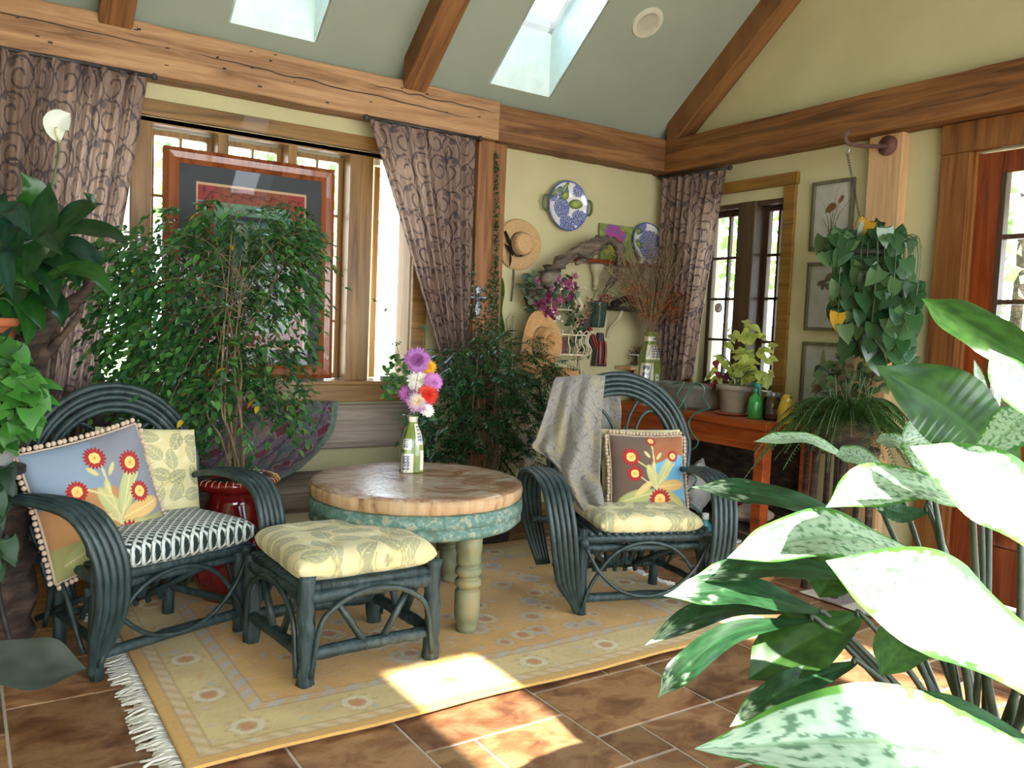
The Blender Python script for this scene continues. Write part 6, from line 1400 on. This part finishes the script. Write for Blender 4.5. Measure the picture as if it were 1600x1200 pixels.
# green coiled hose
M['hose'] = plain('green_coil_hose', '#1f7a5a', .3, coat=.3)
b = MB(); path = [(1050, 600, 3.98), (1068, 598, 3.95), (1058, 618, 3.9), (1072, 636, 3.82), (1058, 645, 3.86), (1085, 600, 3.95), (1100, 607, 3.9), (1098, 622, 3.82), (1108, 637, 3.79), (1088, 645, 3.78), (1076, 660, 3.77), (1082, 678, 3.76), (1091, 690, 3.76), (1082, 702, 3.78), (1066, 700, 3.8), (1058, 715, 3.8), (1072, 735, 3.78), (1088, 748, 3.76), (1078, 765, 3.76), (1062, 775, 3.77), (1082, 790, 3.75), (1095, 803, 3.75), (1080, 812, 3.76), (1070, 822, 3.76), (1090, 832, 3.75)]
b.tube([AX(*q) for q in path], .005, 7, smooth=7); tag(b.build('coil_hose', 'hose'), 'thin green coiled garden hose hanging down the front of the potting bench', 'hose')
# things on the lower shelf and floor under the bench
def lump(b, c, r, sx, sy, sz, seed=0, col=None):
    c = Vector(c)
    def f(u, v):
        a = 2*PI*u; p = PI*v; d = Vector((math.sin(p)*math.cos(a), math.sin(p)*math.sin(a), -math.cos(p))); k = r*(1+.25*noise.noise(d*2.2+Vector((seed, 0, 0)))+.1*noise.noise(d*6+Vector((seed, 3, 0)))); q = Vector((d.x*sx*k, d.y*sy*k, d.z*sz*k)); return c+q
    if col: b.col = lin(col)
    b.grid(f, 28, 18)
def under(px, py, x): return AX(px, py, x)
q = under(1165, 748, 4.0)
for k, (px, py, c_, lab, s) in enumerate(((1165, 748, '#b5a08a', 'folded beige cloth bag on the lower shelf of the potting bench', (.12, .2, .05)), (1150, 738, '#5d1a24', 'dark red cloth behind the beige bag under the potting bench', (.1, .1, .06)), (1093, 735, '#a9a7a2', 'crumpled pale plastic sack under the left end of the potting bench', (.09, .08, .16)))):
    q = under(px, py, 4.02 if k < 2 else 3.92); q.z = .187+s[2]*(1.02 if k != 1 else 1.9); b = MB(); lump(b, q, 1, *s, seed=k*4, col=c_); tag(b.build('cloth_bag' if k < 2 else 'plastic_sack', 'cloth'), lab, 'bag')
q = under(1145, 800, 3.78); q.z = .0; b = MB(); t = thing('plastic_tub', 'small yellow and white plastic tub on the floor before the potting bench', 'tub', q); b.lathe([(.001, 0), (.045, 0), (.055, .10), (.058, .105), (.001, .105)], q, 24); b.build('body', plain('tub_yellow', '#b9a83c', .4), t); b = MB(); b.lathe([(.06, .105), (.06, .118), (.001, .12)], q, 24); b.build('lid', 'white', t)
q = under(1103, 790, 3.76); q.z = 0; t = thing('teal_bottle', 'teal and white plastic bottle on the floor at the bench leg', 'bottle', q); b = MB(); b.lathe([(.001, 0), (.04, 0), (.042, .16), (.02, .19), (.02, .21), (.001, .21)], q, 24); b.build('body', plain('teal_plastic', '#1f7a80', .35), t); b = MB(); b.lathe([(.022, .20), (.022, .235), (.001, .24)], q, 16); b.build('cap', 'white', t)
q = AZ(1262, 800, .0); q = Vector((3.75, 2.95, 0)); b = MB(); b.lathe([(.001, 0), (.12, 0), (.14, .06), (.15, .14), (.14, .14), (.12, .02), (.001, .02)], (3.62, 2.98, 0), 32); tag(b.build('basket', 'strawd'), 'shallow woven basket on the floor under the fern stand', 'basket')
q = AX(1405, 815, 4.22); b = MB(); b.box(4.16, 4.27, 2.66, 2.86, 0, .27); tag(b.build('paper_box', plain('cream_card', '#c9bc98', .8), None, False, bevel=.004), 'upright cream cardboard box on the floor at the foot of the pale post', 'box')

# kinds that repeat share a group
GR = {'willow_armchair': 'bent willow armchairs', 'framed_print': 'framed flower prints beside the small window', 'jar': 'small glass jars on the wall shelf', 'small_vase': 'small vases on the wire rack', 'dahlia': 'dahlias in the table vase', 'throw_pillow': 'flower pillows with pompom edges', 'seat_cushion': 'seat cushions', 'back_cushion': 'yellow back cushions', 'curtain': 'scroll print curtains', 'straw_hat': 'straw hats in the corner', 'tool_pouch': 'garden tool pouches on the wall', 'cloth_bag': 'cloths on the lower shelf of the potting bench'}
for o in list(S.objects):
    if o.parent is None and o.get('label'):
        g_ = GR.get(o.name.split('.')[0])
        if g_: o['group'] = g_
